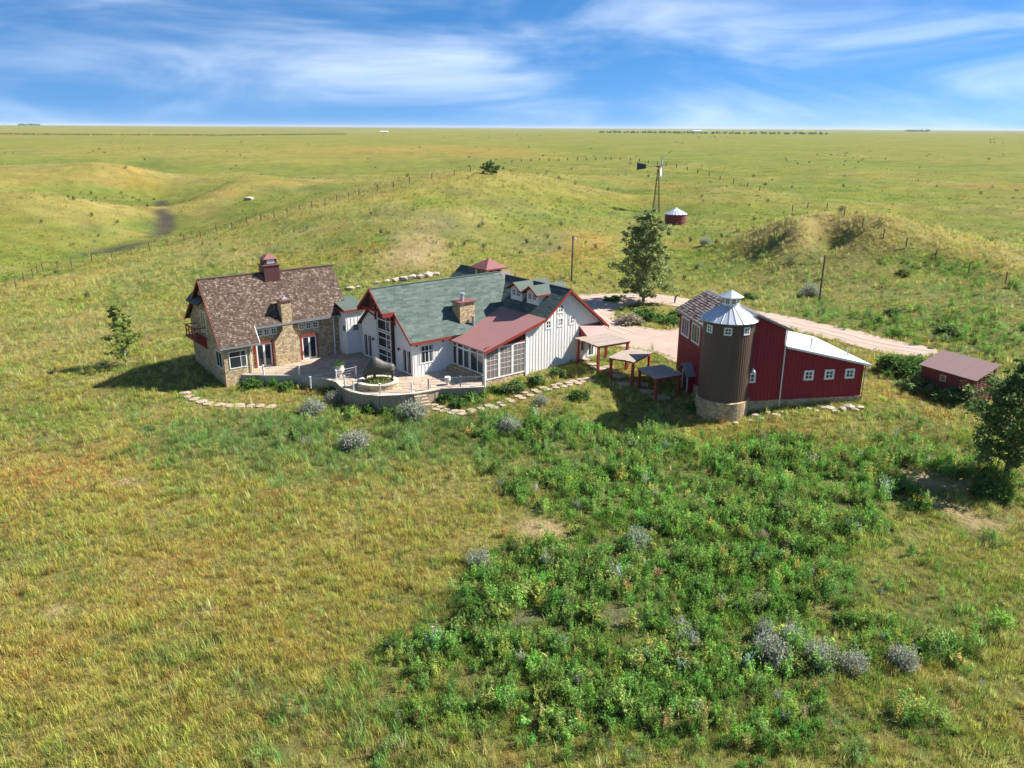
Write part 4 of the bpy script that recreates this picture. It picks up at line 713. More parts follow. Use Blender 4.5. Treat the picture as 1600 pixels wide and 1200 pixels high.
# ------------------------------------------------------------------ slatted wood shed
TS = math.radians(27); shx, shy = 42.75, 70.1; sg = gz(43.5, 72.5)
shed = empty('slatted_shed', (shx, shy, sg), TS); tag(shed, 'small slatted red shed with pale maroon metal roof, right of the barn', 'shed')
SL, SW = 5.4, 2.75       # length to the left-back, depth to the right
FOOTPRINTS.append([(shx, shy), (shx+SW*math.cos(TS), shy+SW*math.sin(TS)), (shx+SW*math.cos(TS)-SL*math.sin(TS), shy+SW*math.sin(TS)+SL*math.cos(TS)), (shx-SL*math.sin(TS), shy+SL*math.cos(TS))])
h0, h1 = 2.55, 3.45
for x, y in ((0, 0), (0, 1.8), (0, 3.6), (0, SL), (SW, 0), (SW, SL), (SW, 2.7)):
    m = MB(); m.box(x-.08, x+.08, y-.08, y+.08, -.3, h0+(h1-h0)*x/SW); m.build('post', 'shed_boards', shed)
m = MB()
for z in np.arange(.15, 2.5, .19):
    m.box(-.05, -.02, 0, SL, z, z+.13); m.box(0, SW, -.05, -.02, z, z+.13); m.box(SW+.02, SW+.05, 0, SL, z, z+.13); m.box(0, SW, SL+.02, SL+.05, z, z+.13)
tag(m.build('slats', 'shed_boards', shed), kind='stuff')
MB().box(.12, SW-.12, 1.9, SL-.12, -.2, h0-.1).build('inner_wall', 'shed_boards', shed)
m = MB(); m.tube((-.07, .1, .2), (-.07, 1.7, 2.3), .05, n=4); m.build('brace', 'shed_boards', shed)
m = MB(); m.tube((.2, -.07, .2), (SW-.2, -.07, 2.3), .05, n=4); m.build('brace', 'shed_boards', shed)
window(shed, (-.05, 3.4, 1.5), RV, LEFT, .6, .6, (1,), (1,), fw=.08, frame='cap_stone')
for k in range(3):
    y0, y1 = -.3+k*(SL+.6)/3, -.3+(k+1)*(SL+.6)/3-.01; m = MB(); s = (h1-h0)/SW
    slab(m, [(-.3, y0, h0-.3*s+.06+.004*k), (SW+.3, y0, h1+.3*s+.06+.004*k), (SW+.3, y1, h1+.3*s+.06+.004*k), (-.3, y1, h0-.3*s+.06+.004*k)], .05); m.build('roof_panel', 'shed_metal', shed)

# ------------------------------------------------------------------ terrace, retaining wall, railings, steps
TERR = [(-29.3, 77.3), (-25.3, 76.9), (-21.4, 77.0), (-19.0, 76.2), (-17.2, 74.9), (-16.3, 73.2), (-15.2, 71.9), (-13.9, 71.1), (-12.4, 70.75), (-10.9, 70.95), (-9.4, 71.4), (-8.0, 72.2), (-6.9, 73.0), (-4.8, 73.3), (-2.75, 73.6)]
BACK = [wor(45.6, 61.5), wor(45.6, 66.3), wor(41.0, 66.3), wor(41.0, 76.9), wor(39.2, 79.0), wor(28.2, 79.0), wor(28.2, 77.9)]
poly = TERR+BACK; FOOTPRINTS.append(poly)
m = MB(); m.prism([(x, y, -.02) for x, y in poly], (0, 0, -1.9)); terrace = m.build('terrace', 'concrete'); tag(terrace, kind='structure')
px = np.array(poly); m = MB(); rnd = random.Random(5); sp = .85
xs = np.arange(px[:, 0].min(), px[:, 0].max(), sp); ys = np.arange(px[:, 1].min(), px[:, 1].max(), sp)
J = {(i, j): (x+rnd.uniform(-.2, .2), y+rnd.uniform(-.2, .2)) for i, x in enumerate(xs) for j, y in enumerate(ys)}
for i in range(len(xs)-1):
    for j in range(len(ys)-1):
        q = [J[i, j], J[i+1, j], J[i+1, j+1], J[i, j+1]]; c = (sum(p[0] for p in q)/4, sum(p[1] for p in q)/4)
        if not all(inside(poly, np.array([p[0]]), np.array([p[1]]))[0] for p in q): continue
        q = [(c[0]+(p[0]-c[0])*.94, c[1]+(p[1]-c[1])*.94) for p in q]; h = rnd.uniform(0, .012); m.prism([(*p, -.015) for p in q], (0, 0, .03+h))
pv = m.build('flagstone', 'flagstone', terrace); tag(pv, kind='stuff')
rw = MB(); cap = MB(); curve = TERR[3:]
pts = []
for a, b_ in zip(curve[:-1], curve[1:]):
    L_ = math.dist(a, b_); k = max(1, int(L_/.3)); pts += [(a[0]+(b_[0]-a[0])*i/k, a[1]+(b_[1]-a[1])*i/k) for i in range(k)]
pts.append(curve[-1]); cc = Vector((-12, 76, 0))
retain = empty('retaining_wall', (-12.4, 70.7, gz(-12.4, 70.7))); rz0 = retain.location
tag(retain, 'curved retaining wall of upright boards holding up the flagstone terrace', 'wall')
bo = MB()
for a, b_ in zip(pts[:-1], pts[1:]):
    a, b_ = Vector((*a, 0)), Vector((*b_, 0)); t = (b_-a); nrm_ = Vector((t.y, -t.x, 0)).normalized()
    bo.obox(a-rz0+t*.03+nrm_*.02+Vector((0, 0, -2.2)), t*.94, nrm_*random.uniform(.1, .14), Vector((0, 0, 2.14)))
    cap.obox(a-rz0-nrm_*.12+Vector((0, 0, -.03)), t*1.03, nrm_*.36, Vector((0, 0, .085)))
tag(bo.build('upright_boards', 'retaining', retain), kind='stuff'); cap.build('coping', 'cap_stone', retain)
def railing(name, label, posts, zs, hgt=1.05, ornate=False):
    o = Vector((*posts[0], zs[0])); t = empty(name, o); tag(t, label, 'railing')
    for (x, y), z in zip(posts, zs):
        m = MB(); m.box(x-.06-o.x, x+.06-o.x, y-.06-o.y, y+.06-o.y, z-o.z-.1, z+hgt-o.z); m.box(x-.09-o.x, x+.09-o.x, y-.09-o.y, y+.09-o.y, z+hgt-o.z, z+hgt+.06-o.z); m.build('post', 'white_trim' if not ornate else 'grey_metal', t)
    for k in range(len(posts)-1):
        a = Vector((*posts[k], zs[k]))-o; b_ = Vector((*posts[k+1], zs[k+1]))-o
        for hh, r_ in ((hgt-.04, .022), (hgt*.72, .01), (hgt*.46, .01), (hgt*.2, .01)):
            MB().tube(a+Vector((0, 0, hh)), b_+Vector((0, 0, hh)), r_, n=5).build('rail' if r_ > .02 else 'cable', 'grey_metal', t)
        if ornate:
            m = MB(); L_ = (b_-a).length; N_ = int(L_/.2)
            for i in range(N_):
                p = a+(b_-a)*((i+.5)/N_)+Vector((0, 0, hgt*.85)); q = p+Vector((0, 0, .14*(1 if i % 2 else -1))); m.tube(p, q, .035, .01, n=4)
            tag(m.build('cutout_frieze', 'grey_metal', t), kind='stuff')
railing('terrace_railing', 'thin cable railing along the curved terrace edge before the bison', [(-16.2, 73.3), (-15.1, 72.0), (-12.4, 70.95), (-9.5, 71.5)], [0, 0, 0, 0])
railing('terrace_railing', 'dark cut-out railing at terrace edge beside the glazed porch', [(-8.0, 72.4), (-5.0, 73.4), (-2.85, 73.7)], [0, 0, 0], ornate=True)
railing('ramp_railing', 'pale railing beside the small ramp left of the bison', [(-20.0, 75.2), (-17.4, 75.2), (-15.7, 76.6)], [-.7, 0, 0])
railing('cottage_railing', 'two slim dark posts with cables along the cottage terrace edge', [(-28.4, 77.45), (-25.2, 77.15), (-21.6, 77.2)], [0, 0, 0], .95)
stp = empty('terrace_steps', (-8.75, 71.5, -1.0)); tag(stp, 'short flight of tan stone steps down from the terrace', 'steps')
dn = Vector((.46, -.89, 0)); sdv = Vector((.89, .46, 0))
for k in range(4):
    m = MB(); m.obox(Vector((-.55, -.25, 1.0-.2*(k+1)-.3))+dn*.34*k, sdv*1.25, dn*.38, Vector((0, 0, .29))); m.build('step', 'retaining', stp)
# planter ring
PC = Vector((-13.0, 73.55, 0)); plant = empty('round_planter', PC); tag(plant, 'low oval stone planter ring with flowers on the terrace, under the bison', 'planter')
n = 40; m = MB()
def ell(a, b_, z): return [(a*math.cos(2*math.pi*k/n), b_*math.sin(2*math.pi*k/n), z) for k in range(n)]
def ring(m, a0, b0, a1, b1, z0, z1):
    m.add(ell(a0, b0, z0)+ell(a0, b0, z1)+ell(a1, b1, z1)+ell(a1, b1, z0), [(k, (k+1) % n, (k+1) % n+n, k+n) for k in range(n)]+[(k+n, (k+1) % n+n, (k+1) % n+2*n, k+2*n) for k in range(n)]+[(k+2*n, (k+1) % n+2*n, (k+1) % n+3*n, k+3*n) for k in range(n)])
ring(m, 1.95, 1.7, 1.6, 1.35, 0, .5); m.build('wall', 'stone_veneer', plant)
m = MB(); ring(m, 2.02, 1.77, 1.55, 1.3, .502, .6); m.add(ell(2.02, 1.77, .502)+ell(1.55, 1.3, .502), [(k+n, (k+1) % n+n, (k+1) % n, k) for k in range(n)]); m.build('coping', 'cap_stone', plant)
m = MB(); m.add(ell(1.6, 1.35, .45)+[(0, 0, .55)], [(k, (k+1) % n, n) for k in range(n)]); m.build('soil', 'bed_soil', plant)
def urn(label, x, y, s, flower):
    t = empty('urn', (x, y, .0)); tag(t, label, 'urn')
    MB().lathe([(.2*s, .03), (.22*s, .1*s), (.12*s, .18*s), (.3*s, .4*s), (.42*s, .65*s), (.40*s, .85*s), (.32*s, .95*s), (.38*s, 1.02*s), (.3*s, 1.0*s)], 20).build('bowl', 'urn_white', t, True)
    return t
URN_A = urn('pale stone urn with foliage at the terrace corner left of the bison', -17.3, 76.4, 1.15, True); URN_B = urn('pale round urn beside the dark railing before the porch', -6.3, 74.1, .8, False)

# ------------------------------------------------------------------ bronze bison
bis = empty('bison_statue', (PC.x+.15, PC.y+.3, .52), math.radians(12)); bis.scale = (1.16, 1.16, 1.16); tag(bis, 'large dark bronze bison statue standing in the oval planter', 'statue')
# body of one skin: rings of (x, z centre, half width, half height) from rump to muzzle; head hangs low on the left
rings = [(1.28, 1.02, .05, .08), (1.22, 1.03, .26, .30), (1.02, 1.05, .36, .40), (.70, 1.08, .38, .43), (.35, 1.14, .42, .52), (0, 1.24, .48, .66), (-.28, 1.32, .52, .76), (-.52, 1.31, .51, .74), (-.74, 1.18, .44, .60), (-.92, 1.02, .36, .45), (-1.08, .86, .29, .34), (-1.22, .70, .25, .28), (-1.34, .56, .19, .21), (-1.42, .47, .12, .13), (-1.45, .43, .03, .04)]
bm = bmesh.new(); K = 16; prev = None
for x, zc, hw, hh in rings:
    cur = [bm.verts.new((x, hw*math.cos(2*math.pi*k/K)*(1-.12*max(0, math.sin(2*math.pi*k/K))), zc+hh*math.sin(2*math.pi*k/K))) for k in range(K)]
    if prev:
        for k in range(K): bm.faces.new((prev[k], cur[k], cur[(k+1) % K], prev[(k+1) % K]))
    else: bm.faces.new(cur)
    prev = cur
bm.faces.new(prev[::-1])
def limb(path):
    prev = None
    for (x, y, z), r_ in path:
        cur = [bm.verts.new((x+r_*1.15*math.cos(2*math.pi*k/8), y+r_*math.sin(2*math.pi*k/8), z)) for k in range(8)]
        if prev:
            for k in range(8): bm.faces.new((prev[k], cur[k], cur[(k+1) % 8], prev[(k+1) % 8]))
        else: bm.faces.new(cur[::-1])
        prev = cur
    bm.faces.new(prev)
for s in (1, -1):
    limb([((.98, .2*s, .98), .25), ((1.02, .22*s, .72), .17), ((1.10, .22*s, .48), .09), ((1.02, .22*s, .16), .065), ((1.0, .22*s, .0), .09)])
    limb([((-.45, .24*s, 1.0), .26), ((-.45, .25*s, .68), .16), ((-.42, .25*s, .4), .09), ((-.44, .25*s, .14), .065), ((-.46, .25*s, .0), .09)])
    limb([((-1.05, .24*s, .98), .07), ((-1.05, .36*s, 1.06), .06), ((-1.07, .41*s, 1.2), .04), ((-1.1, .37*s, 1.3), .012)])
limb([((-1.2, 0, .52), .15), ((-1.18, 0, .3), .11), ((-1.14, 0, .12), .03)])
limb([((1.27, 0, 1.15), .05), ((1.36, 0, .9), .03), ((1.38, 0, .62), .03), ((1.38, 0, .5), .045), ((1.37, 0, .4), .01)])
me = bpy.data.meshes.new('body'); bmesh.ops.recalc_face_normals(bm, faces=bm.faces); bm.to_mesh(me); bm.free(); me.shade_smooth()
bb = add_obj('body', me, 'bronze', bis); md = bb.modifiers.new('weld', 'REMESH'); md.mode = 'VOXEL'; md.voxel_size = .035; md.use_smooth_shade = True
sm_ = bb.modifiers.new('smooth', 'SMOOTH'); sm_.iterations = 3; sm_.factor = .5

# ------------------------------------------------------------------ water tank, windmill, poles
tx, ty = 41.0, 204.0; tz = gz(tx, ty); tank = empty('grain_bin', (tx, ty, tz)); tag(tank, 'round dark red corrugated bin with galvanised cone roof below the windmill', 'bin')
n = 36; vs = []; zz = [-.5]+[.0+.12*k for k in range(22)]
for i, z in enumerate(zz): vs += [((2.65-(.04 if i % 2 else 0))*math.cos(2*math.pi*k/n), (2.65-(.04 if i % 2 else 0))*math.sin(2*math.pi*k/n), z) for k in range(n)]
MB().add(vs, [(i*n+k, i*n+(k+1) % n, (i+1)*n+(k+1) % n, (i+1)*n+k) for i in range(len(zz)-1) for k in range(n)]).build('wall', 'tank_red', tank)
for z in (.8, 1.65, 2.45): MB().lathe([(2.62, z), (2.7, z+.02), (2.7, z+.1), (2.62, z+.12)], 36).build('hoop', 'maroon_metal', tank)
for k in range(20):
    a0, a1 = 2*math.pi*k/20, 2*math.pi*(k+1)/20; m = MB(); P = lambda r, a, z: (r*math.cos(a), r*math.sin(a), z)
    am = (a0+a1)/2; m.add([P(2.85, a0, 2.5), P(2.85, am, 2.62), P(2.85, a1, 2.5), P(.3, a1, 3.95), P(.3, am, 3.98), P(.3, a0, 3.95)], [(0, 1, 4, 5), (1, 2, 3, 4)]); m.build('roof_panel', 'galvanised', tank)
MB().lathe([(.36, 3.9), (.36, 4.05), (.05, 4.2)], 12).build('cap', 'galvanised', tank)
wx_, wy_ = 40.9, 232.0; wz_ = gz(wx_, wy_); mill = empty('windmill', (wx_, wy_, wz_)); tag(mill, 'steel windmill on lattice tower with dark blue tail vane', 'windmill'); TH_ = 12.6
for sx in (-1, 1):
    for sy in (-1, 1): MB().tube((sx*.95, sy*.95, -.3), (sx*.14, sy*.14, TH_-.6), .09, .07, n=5).build('tower_leg', 'pole_wood', mill)
for lv in range(6):
    z0, z1 = lv*2.0+.2, lv*2.0+2.0; w0, w1 = .95-.81*z0/12, .95-.81*z1/12; m = MB()
    for (ax, ay), (bx_, by_) in (((-1, -1), (1, -1)), ((1, -1), (1, 1)), ((1, 1), (-1, 1)), ((-1, 1), (-1, -1))):
        m.tube((ax*w0, ay*w0, z0), (bx_*w1, by_*w1, z1), .035, n=4); m.tube((bx_*w0, by_*w0, z0), (ax*w1, ay*w1, z1), .035, n=4); m.tube((ax*w1, ay*w1, z1), (bx_*w1, by_*w1, z1), .04, n=4)
    m.build('lattice_brace', 'pole_wood', mill)
MB().box(-.9, .9, -.9, .9, TH_-1.9, TH_-1.82).build('platform', 'pole_wood', mill)
wd = Vector((1, -.28, 0)).normalized(); wy2 = Vector((-wd.y, wd.x, 0)); hub = Vector((.15, 0, TH_))
m = MB(); m.tube(hub-wd*.7, hub+wd*.9, .2, n=8); m.tube(hub, hub-Vector((0, 0, 1.2)), .12, n=6); m.build('gearbox', 'dark_trim', mill)
wheel = MB(); wc = hub+wd*.75; wheel.tube(wc-wd*.12, wc+wd*.12, .3, n=10); wo2 = wheel.build('wheel_hub', 'grey_metal', mill)
for rr_ in (1.15, 2.45):
    m = MB(); K = 36
    for k in range(K):
        a0, a1 = 2*math.pi*k/K, 2*math.pi*(k+1)/K; m.tube(wc+(wy2*math.cos(a0)+Vector((0, 0, 1))*math.sin(a0))*rr_, wc+(wy2*math.cos(a1)+Vector((0, 0, 1))*math.sin(a1))*rr_, .035, n=4, cap=False)
    m.build('rim', 'grey_metal', wo2)
for k in range(18):
    a = 2*math.pi*k/18; rd = wy2*math.cos(a)+Vector((0, 0, 1))*math.sin(a); tg = -wy2*math.sin(a)+Vector((0, 0, 1))*math.cos(a); m = MB()
    p, q = wc+rd*.95, wc+rd*2.8; m.obox(p-tg*.13-wd*.12, rd*1.85, tg*.34+wd*.28, tg.cross(rd)*.02); m.build('blade', 'galvanised', wo2)
tl = MB(); tl.tube(hub-wd*.5, hub-wd*4.0, .06, n=5); tv = tl.build('tail_boom', 'grey_metal', mill)
m = MB(); a = hub-wd*3.6; m.prism([a+Vector((0, 0, -.55)), a-wd*2.6+Vector((0, 0, -1.0)), a-wd*2.6+Vector((0, 0, 1.0)), a+Vector((0, 0, .55))], wy2*.03); m.build('vane', 'navy_metal', tv)
def light_pole(label, xy, h, side):
    z = gz(*xy); t = empty('light_pole', (*xy, z)); tag(t, label, 'pole', 'slim wooden light poles')
    MB().tube((0, 0, -.4), (.04, 0, h), .15, .11, n=8).build('pole', 'pole_wood', t)
    m = MB(); m.tube((0, 0, h-.45), (side*.35, -.1, h-.38), .04, n=5); ar = m.build('lamp_arm', 'grey_metal', t)
    MB().lathe([(.05, h-.35), (.16, h-.42), (.16, h-.55), (.05, h-.62)], 10, (side*.4, -.1)).build('lamp_head', 'white_trim', ar)
light_pole('slim wooden light pole left of the big tree', (9.30,124.44), 7.2, 1); light_pole('slim wooden light pole on the slope behind the barn', (44.28,113.15), 6.6, -1)
yl = empty('yard_sculpture', (*(22.90,110.55), gz(*(22.90,110.55)))); tag(yl, 'small dark hooked bird sculpture on a post at the island bed', 'sculpture')
m = MB(); m.tube((0, 0, -.1), (.05, 0, .8), .09, .13); m.tube((.05, 0, .8), (.3, 0, 1.2), .13, .08); m.tube((.3, 0, 1.2), (.55, 0, 1.25), .08, .05); m.tube((.55, 0, 1.25), (.62, 0, .95), .05, .03); m.build('neck', 'dark_trim', yl)

# ------------------------------------------------------------------ wire fences
def fence(label, pts):
    P3 = [Vector((x, y, gz(x, y))) for x, y in pts]; o = P3[0].copy(); t = empty('wire_fence', o); tag(t, label, 'fence')
    r = random.Random(len(pts)); tops = []
    for p in P3:
        h = r.uniform(1.5, 1.85); q = p+Vector((r.uniform(-.06, .06), r.uniform(-.06, .06), h)); k = max(.1, .0006*p.length); MB().tube(p-o-Vector((0, 0, .3)), q-o, k, k*.9, n=6).build('post', 'post_wood', t); tops.append((p, h))
    m = MB()
    for (p, h), (p2, h2) in zip(tops[:-1], tops[1:]):
        for f in (.35, .65, .92): m.tube(p-o+Vector((0, 0, h*f)), p2-o+Vector((0, 0, h2*f)), .012, n=3, cap=False)
    tag(m.build('wires', 'wire', t), kind='stuff')
fence('wire fence climbing from the gully at left up the grassy ridge', [(-84.88,131.93), (-85.41,135.28), (-87.81,141.83), (-95.36,157.03), (-98.41,163.90), (-98.90,166.78),
 (-98.01,170.80), (-96.44,173.48), (-93.92,177.49), (-87.88,174.49), (-85.71,179.21), (-82.99,182.53),
 (-80.79,187.21), (-80.85,197.34), (-76.87,197.79), (-74.22,201.23), (-69.03,198.11), (-65.41,198.47),
 (-61.51,197.29), (-57.89,196.16), (-54.21,194.51), (-51.44,195.96), (-48.89,197.76), (-46.18,199.77),
 (-44.56,205.58), (-42.59,211.32), (-40.35,213.73), (-35.74,215.56), (-31.80,217.79), (-28.12,222.65),
 (-22.39,226.60), (-16.49,230.88), (-12.60,242.79)])
fence('wire fence along the far crest behind the windmill', [(-0.76,539.57), (5.57,545.70), (11.97,548.57), (17.81,558.61), (23.96,550.46), (30.27,549.02),
 (37.27,565.01), (44.24,570.42), (50.42,570.36), (56.94,569.39), (63.94,573.06), (67.86,572.44),
 (73.17,565.40), (79.13,557.90), (82.45,539.76), (86.34,527.44), (84.13,481.76), (83.39,449.38),
 (84.39,425.93), (85.99,406.46), (87.27,389.24), (87.51,366.92), (86.91,344.69), (85.08,316.38),
 (82.50,287.95), (83.06,275.26)])
fence('wire fence coming down over the brown knoll at right', [(77.66,225.47), (84.01,231.51), (89.28,230.95), (58.73,143.56), (58.29,134.58), (60.28,130.68),
 (63.56,129.42), (67.31,126.96), (69.34,120.57), (70.90,113.54), (73.12,106.88)])

# ------------------------------------------------------------------ stones, flat path slabs
def rock_mesh(seed, flat=.6):
    r = random.Random(seed); bm = bmesh.new(); bmesh.ops.create_icosphere(bm, subdivisions=1, radius=.5)
    for v in bm.verts: v.co = Vector((v.co.x*r.uniform(.8, 1.25), v.co.y*r.uniform(.7, 1.2), v.co.z*flat*r.uniform(.8, 1.2)))
    me = bpy.data.meshes.new('boulder'); bm.to_mesh(me); bm.free(); me.materials.append(M['rock']); return me
RK = [rock_mesh(k) for k in range(5)]
ORD = 'first second third fourth fifth sixth seventh eighth ninth tenth eleventh twelfth thirteenth fourteenth fifteenth sixteenth'.split()
def rocks(name, label, cat, group, spots):
    for k, (x, y, s) in enumerate(spots):
        o = bpy.data.objects.new(name, RK[k % 5]); COL.objects.link(o); o.location = (x, y, gz(x, y)+s*.12); o.scale = (s*1.25, s, s); o.rotation_euler = (0, 0, k*1.7); tag(o, label.replace('@', ORD[k]), cat, group)
rocks('boulder', '@ pale boulder from the left in the row behind the great room roof', 'boulder', 'boulders behind the house', [(-25.10,122.05,1.3), (-24.01,122.64,1.1), (-21.34,124.70,1.2), (-19.86,124.99,1.2), (-18.33,125.02,1.5), (-17.02,125.12,1.7),
 (-15.82,125.29,1.9), (-14.59,125.20,1.7), (-13.51,125.62,1.8), (-12.36,126.37,1.4)])
rocks('rock', '@ pale rock from the silo in the loose edging along the barn', 'rock', 'rocks along the barn foundation', [(20.28,67.48,0.5), (21.61,67.74,0.5), (22.33,68.66,0.7), (22.69,67.90,0.5), (23.61,69.07,0.6), (24.08,68.29,0.7),
 (24.82,68.84,0.5), (27.43,69.28,0.6), (27.92,68.82,0.5), (28.81,69.36,0.7), (29.34,69.19,0.9), (29.59,68.60,0.7),
 (30.50,69.15,0.8), (31.20,69.42,1.0), (31.55,68.97,0.6), (32.19,69.40,0.7)])
rocks('fieldstone', 'lone pale fieldstone on the grassy slope above the gully', 'stone', None, [(-91.27,282.05,3.0)])
def slab_stone(name, label, cat, group, spots, lift=.05, parent=None, sq=.75):
    for k, (x, y, s) in enumerate(spots):
        r = random.Random(k*3+len(spots)); n_ = r.randint(5, 7); pts_ = [(s*.5*r.uniform(.75, 1.1)*math.cos(2*math.pi*i/n_+.4), s*.5*sq*r.uniform(.75, 1.1)*math.sin(2*math.pi*i/n_+.4)) for i in range(n_)]
        z = gz(x, y); m = MB(); m.prism([(a, b_, lift+.06) for a, b_ in pts_], (0, 0, -.3)); o = m.build(name, 'flagstone', parent); o.location = (x, y, z) if parent is None else (x-parent.location.x, y-parent.location.y, z-parent.location.z)
        if parent is None: tag(o, label.replace('@', ORD[k]), cat, group)
slab_stone('stepping_stone', '@ pale stepping slab from the white gable on the pergola walk', 'paving slab', 'stepping slabs under the pergolas', [(8.04,83.72,1.6), (8.60,82.24,1.8), (9.31,81.03,1.9), (10.24,81.47,1.4), (10.63,80.09,1.8), (11.01,78.80,2.0),
 (11.35,76.78,1.9), (13.09,76.71,1.8), (13.36,75.07,1.9), (14.55,73.83,2.0)])
def footpath(name, pts, w):
    P2 = [Vector(p) for p in pts]; o = empty(name, (P2[0].x, P2[0].y, gz(*pts[0]))); tag(o, kind='structure'); r = random.Random(9); sp = []
    for a, b_ in zip(P2[:-1], P2[1:]):
        L_ = (b_-a).length; n_ = max(1, int(L_/.8)); d = (b_-a).normalized(); p = Vector((-d.y, d.x))
        for i in range(n_):
            for s in (-.5, .5): q = a+d*(L_*(i+.5)/n_+r.uniform(-.1, .1))+p*(s*w*.55+r.uniform(-.08, .08)); sp.append((q.x, q.y, r.uniform(.7, 1.15)))
    slab_stone('flagstone', None, None, None, sp, .04, o, .9)
footpath('flagstone_path', [(-7.85,72.07), (-6.62,70.63), (-5.04,69.57), (-3.28,70.08), (-1.51,71.24), (0.32,72.72),
 (1.89,74.23), (3.83,75.47), (6.15,76.67), (8.21,77.98)], 1.1)
footpath('flagstone_path', [(-32.61,74.71), (-31.07,73.12), (-29.39,71.91), (-27.38,71.40), (-25.31,71.56), (-22.54,71.47)], .7)

# ------------------------------------------------------------------ foliage materials
def leafmat(name, src, transl=.35, var=.5):
    """leaf: diffuse plus light coming through; src = list of tones (per leaf) or 'tint' carried by each plant"""
    m = bpy.data.materials.new(name); m.use_nodes = True; M[name] = m; nt = m.node_tree; nt.nodes.clear()
    g = nd(nt, 'ShaderNodeNewGeometry')
    if src == 'tint':
        a = nd(nt, 'ShaderNodeAttribute', attribute_type='INSTANCER', attribute_name='tint'); col = a.outputs['Color']
        j = nd(nt, 'ShaderNodeMapRange'); nt.links.new(g.outputs['Random Per Island'], j.inputs[0]); j.inputs['To Min'].default_value = 1-var; j.inputs['To Max'].default_value = 1+var
        mu = nd(nt, 'ShaderNodeVectorMath', operation='SCALE'); nt.links.new(col, mu.inputs[0]); nt.links.new(j.outputs[0], mu.inputs['Scale']); col = mu.outputs[0]
    else:
        col = ramp(nt, [(i/(len(src)-1), c) for i, c in enumerate(src)], g.outputs['Random Per Island']).outputs[0]
    d = nd(nt, 'ShaderNodeBsdfDiffuse'); t = nd(nt, 'ShaderNodeBsdfTranslucent'); mx_ = nd(nt, 'ShaderNodeMixShader'); mx_.inputs[0].default_value = transl
    nt.links.new(col, d.inputs[0]); nt.links.new(col, t.inputs[0]); nt.links.new(d.outputs[0], mx_.inputs[1]); nt.links.new(t.outputs[0], mx_.inputs[2])
    o = nd(nt, 'ShaderNodeOutputMaterial'); nt.links.new(mx_.outputs[0], o.inputs[0]); return m
leafmat('tuft', 'tint', .45, .5)
leafmat('cottonwood_leaf', [(.15, .20, .06), (.22, .285, .09), (.31, .375, .14), (.46, .50, .29)], .55)
leafmat('dark_leaf', [(.075, .135, .038), (.12, .20, .058), (.18, .265, .085), (.30, .37, .18)], .5)
leafmat('olive_leaf', [(.19, .25, .055), (.27, .34, .08), (.36, .43, .13)], .55)
leafmat('sage_leaf', [(.20, .23, .16), (.30, .33, .24), (.40, .43, .33), (.48, .50, .41)], .4)
leafmat('dry_leaf', [(.28, .24, .17), (.38, .32, .23), (.46, .40, .29)], .3)
leafmat('bush_leaf', [(.06, .13, .03), (.09, .18, .042), (.14, .24, .06)], .3)
leafmat('yellow_bush_leaf', [(.12, .14, .04), (.19, .20, .06), (.24, .24, .09)], .3)
leafmat('flower', [(.5, .36, .03), (.62, .48, .06)], .2)

def quads(c, a, b):
    """leaf quads from centres and half-axes -> verts, faces"""
    n = len(c); V = np.stack([c-a*.35-b, c+a*.35-b*.2+0*a, c+a*.0+b, c-a], 1)
    V = np.stack([c-b, c+a, c+b, c-a], 1).reshape(-1, 3); Fc = np.arange(4*n).reshape(n, 4); return V, Fc
def unit(v): return v/np.maximum(np.linalg.norm(v, axis=-1, keepdims=True), 1e-9)
def leaves_at(c, size, rng, up=0.0, aspect=.55, nup=.8):
    n = len(c); nv = unit(rng.normal(size=(n, 3))*.75+np.array([0, 0, 1.0])*rng.choice([-1, 1], (n, 1))*nup); b = unit(np.cross(nv, rng.normal(size=(n, 3)))+np.array([0, 0, up*.35])); a = unit(np.cross(b, nv))
    s = size*rng.uniform(.65, 1.35, (n, 1)); return quads(c, a*s*aspect, b*s)
def mesh_of(name, V, Fc, mat):
    me = fast_mesh(name, V, Fc); me.materials.append(M[mat]); return me

# ------------------------------------------------------------------ small growth: source plants, then one scatter
def grass_src(seed, n, h, spread, w, lean):
    r = np.random.default_rng(seed); V = []; Fq = []
    for k in range(n):
        p = r.normal(0, spread, 2); hh = h*r.uniform(.55, 1.15); az = r.uniform(0, 6.28); d = np.array([math.cos(az), math.sin(az)]); s = np.array([-d[1], d[0]])*w*r.uniform(.6, 1.3); l = lean*hh*r.uniform(.2, 1)
        b = len(V); V += [(*(p-s), -.05), (*(p+s), -.05), (*(p+d*l*.35+s*.7), hh*.6), (*(p+d*l*.35-s*.7), hh*.6), (*(p+d*l+s*.12), hh), (*(p+d*l-s*.12), hh)]
        Fq += [(b, b+1, b+2, b+3), (b+3, b+2, b+4, b+5)]
    return mesh_of('grass_tuft', V, Fq, 'tuft')
def weed_src(seed, stems, n, h, spread, leaf, fan=.5, mat='tuft'):
    r = np.random.default_rng(seed); C = []
    for s in range(stems):
        az = r.uniform(0, 6.28); ln = h*r.uniform(.6, 1.1); f = fan*r.uniform(.1, 1); p0 = r.normal(0, spread*.3, 2)
        t = r.uniform(.12, 1, n//stems)**.8; q = np.stack([p0[0]+math.cos(az)*f*h*t, p0[1]+math.sin(az)*f*h*t, ln*t*(1-.15*f*t)], 1)+r.normal(0, .035*h+.015, (len(t), 3))*np.stack([1.3-t, 1.3-t, .4+0*t], 1)*1.5; C.append(q)
    C = np.concatenate(C); V, Fq = leaves_at(C, leaf, r, 1.2, .32, .55); return mesh_of('weed', V, Fq, mat)
SRC = bpy.data.collections.new('growth_sources')
def src(me, i): o = bpy.data.objects.new('growth_%02d' % i, me); SRC.objects.link(o); return o
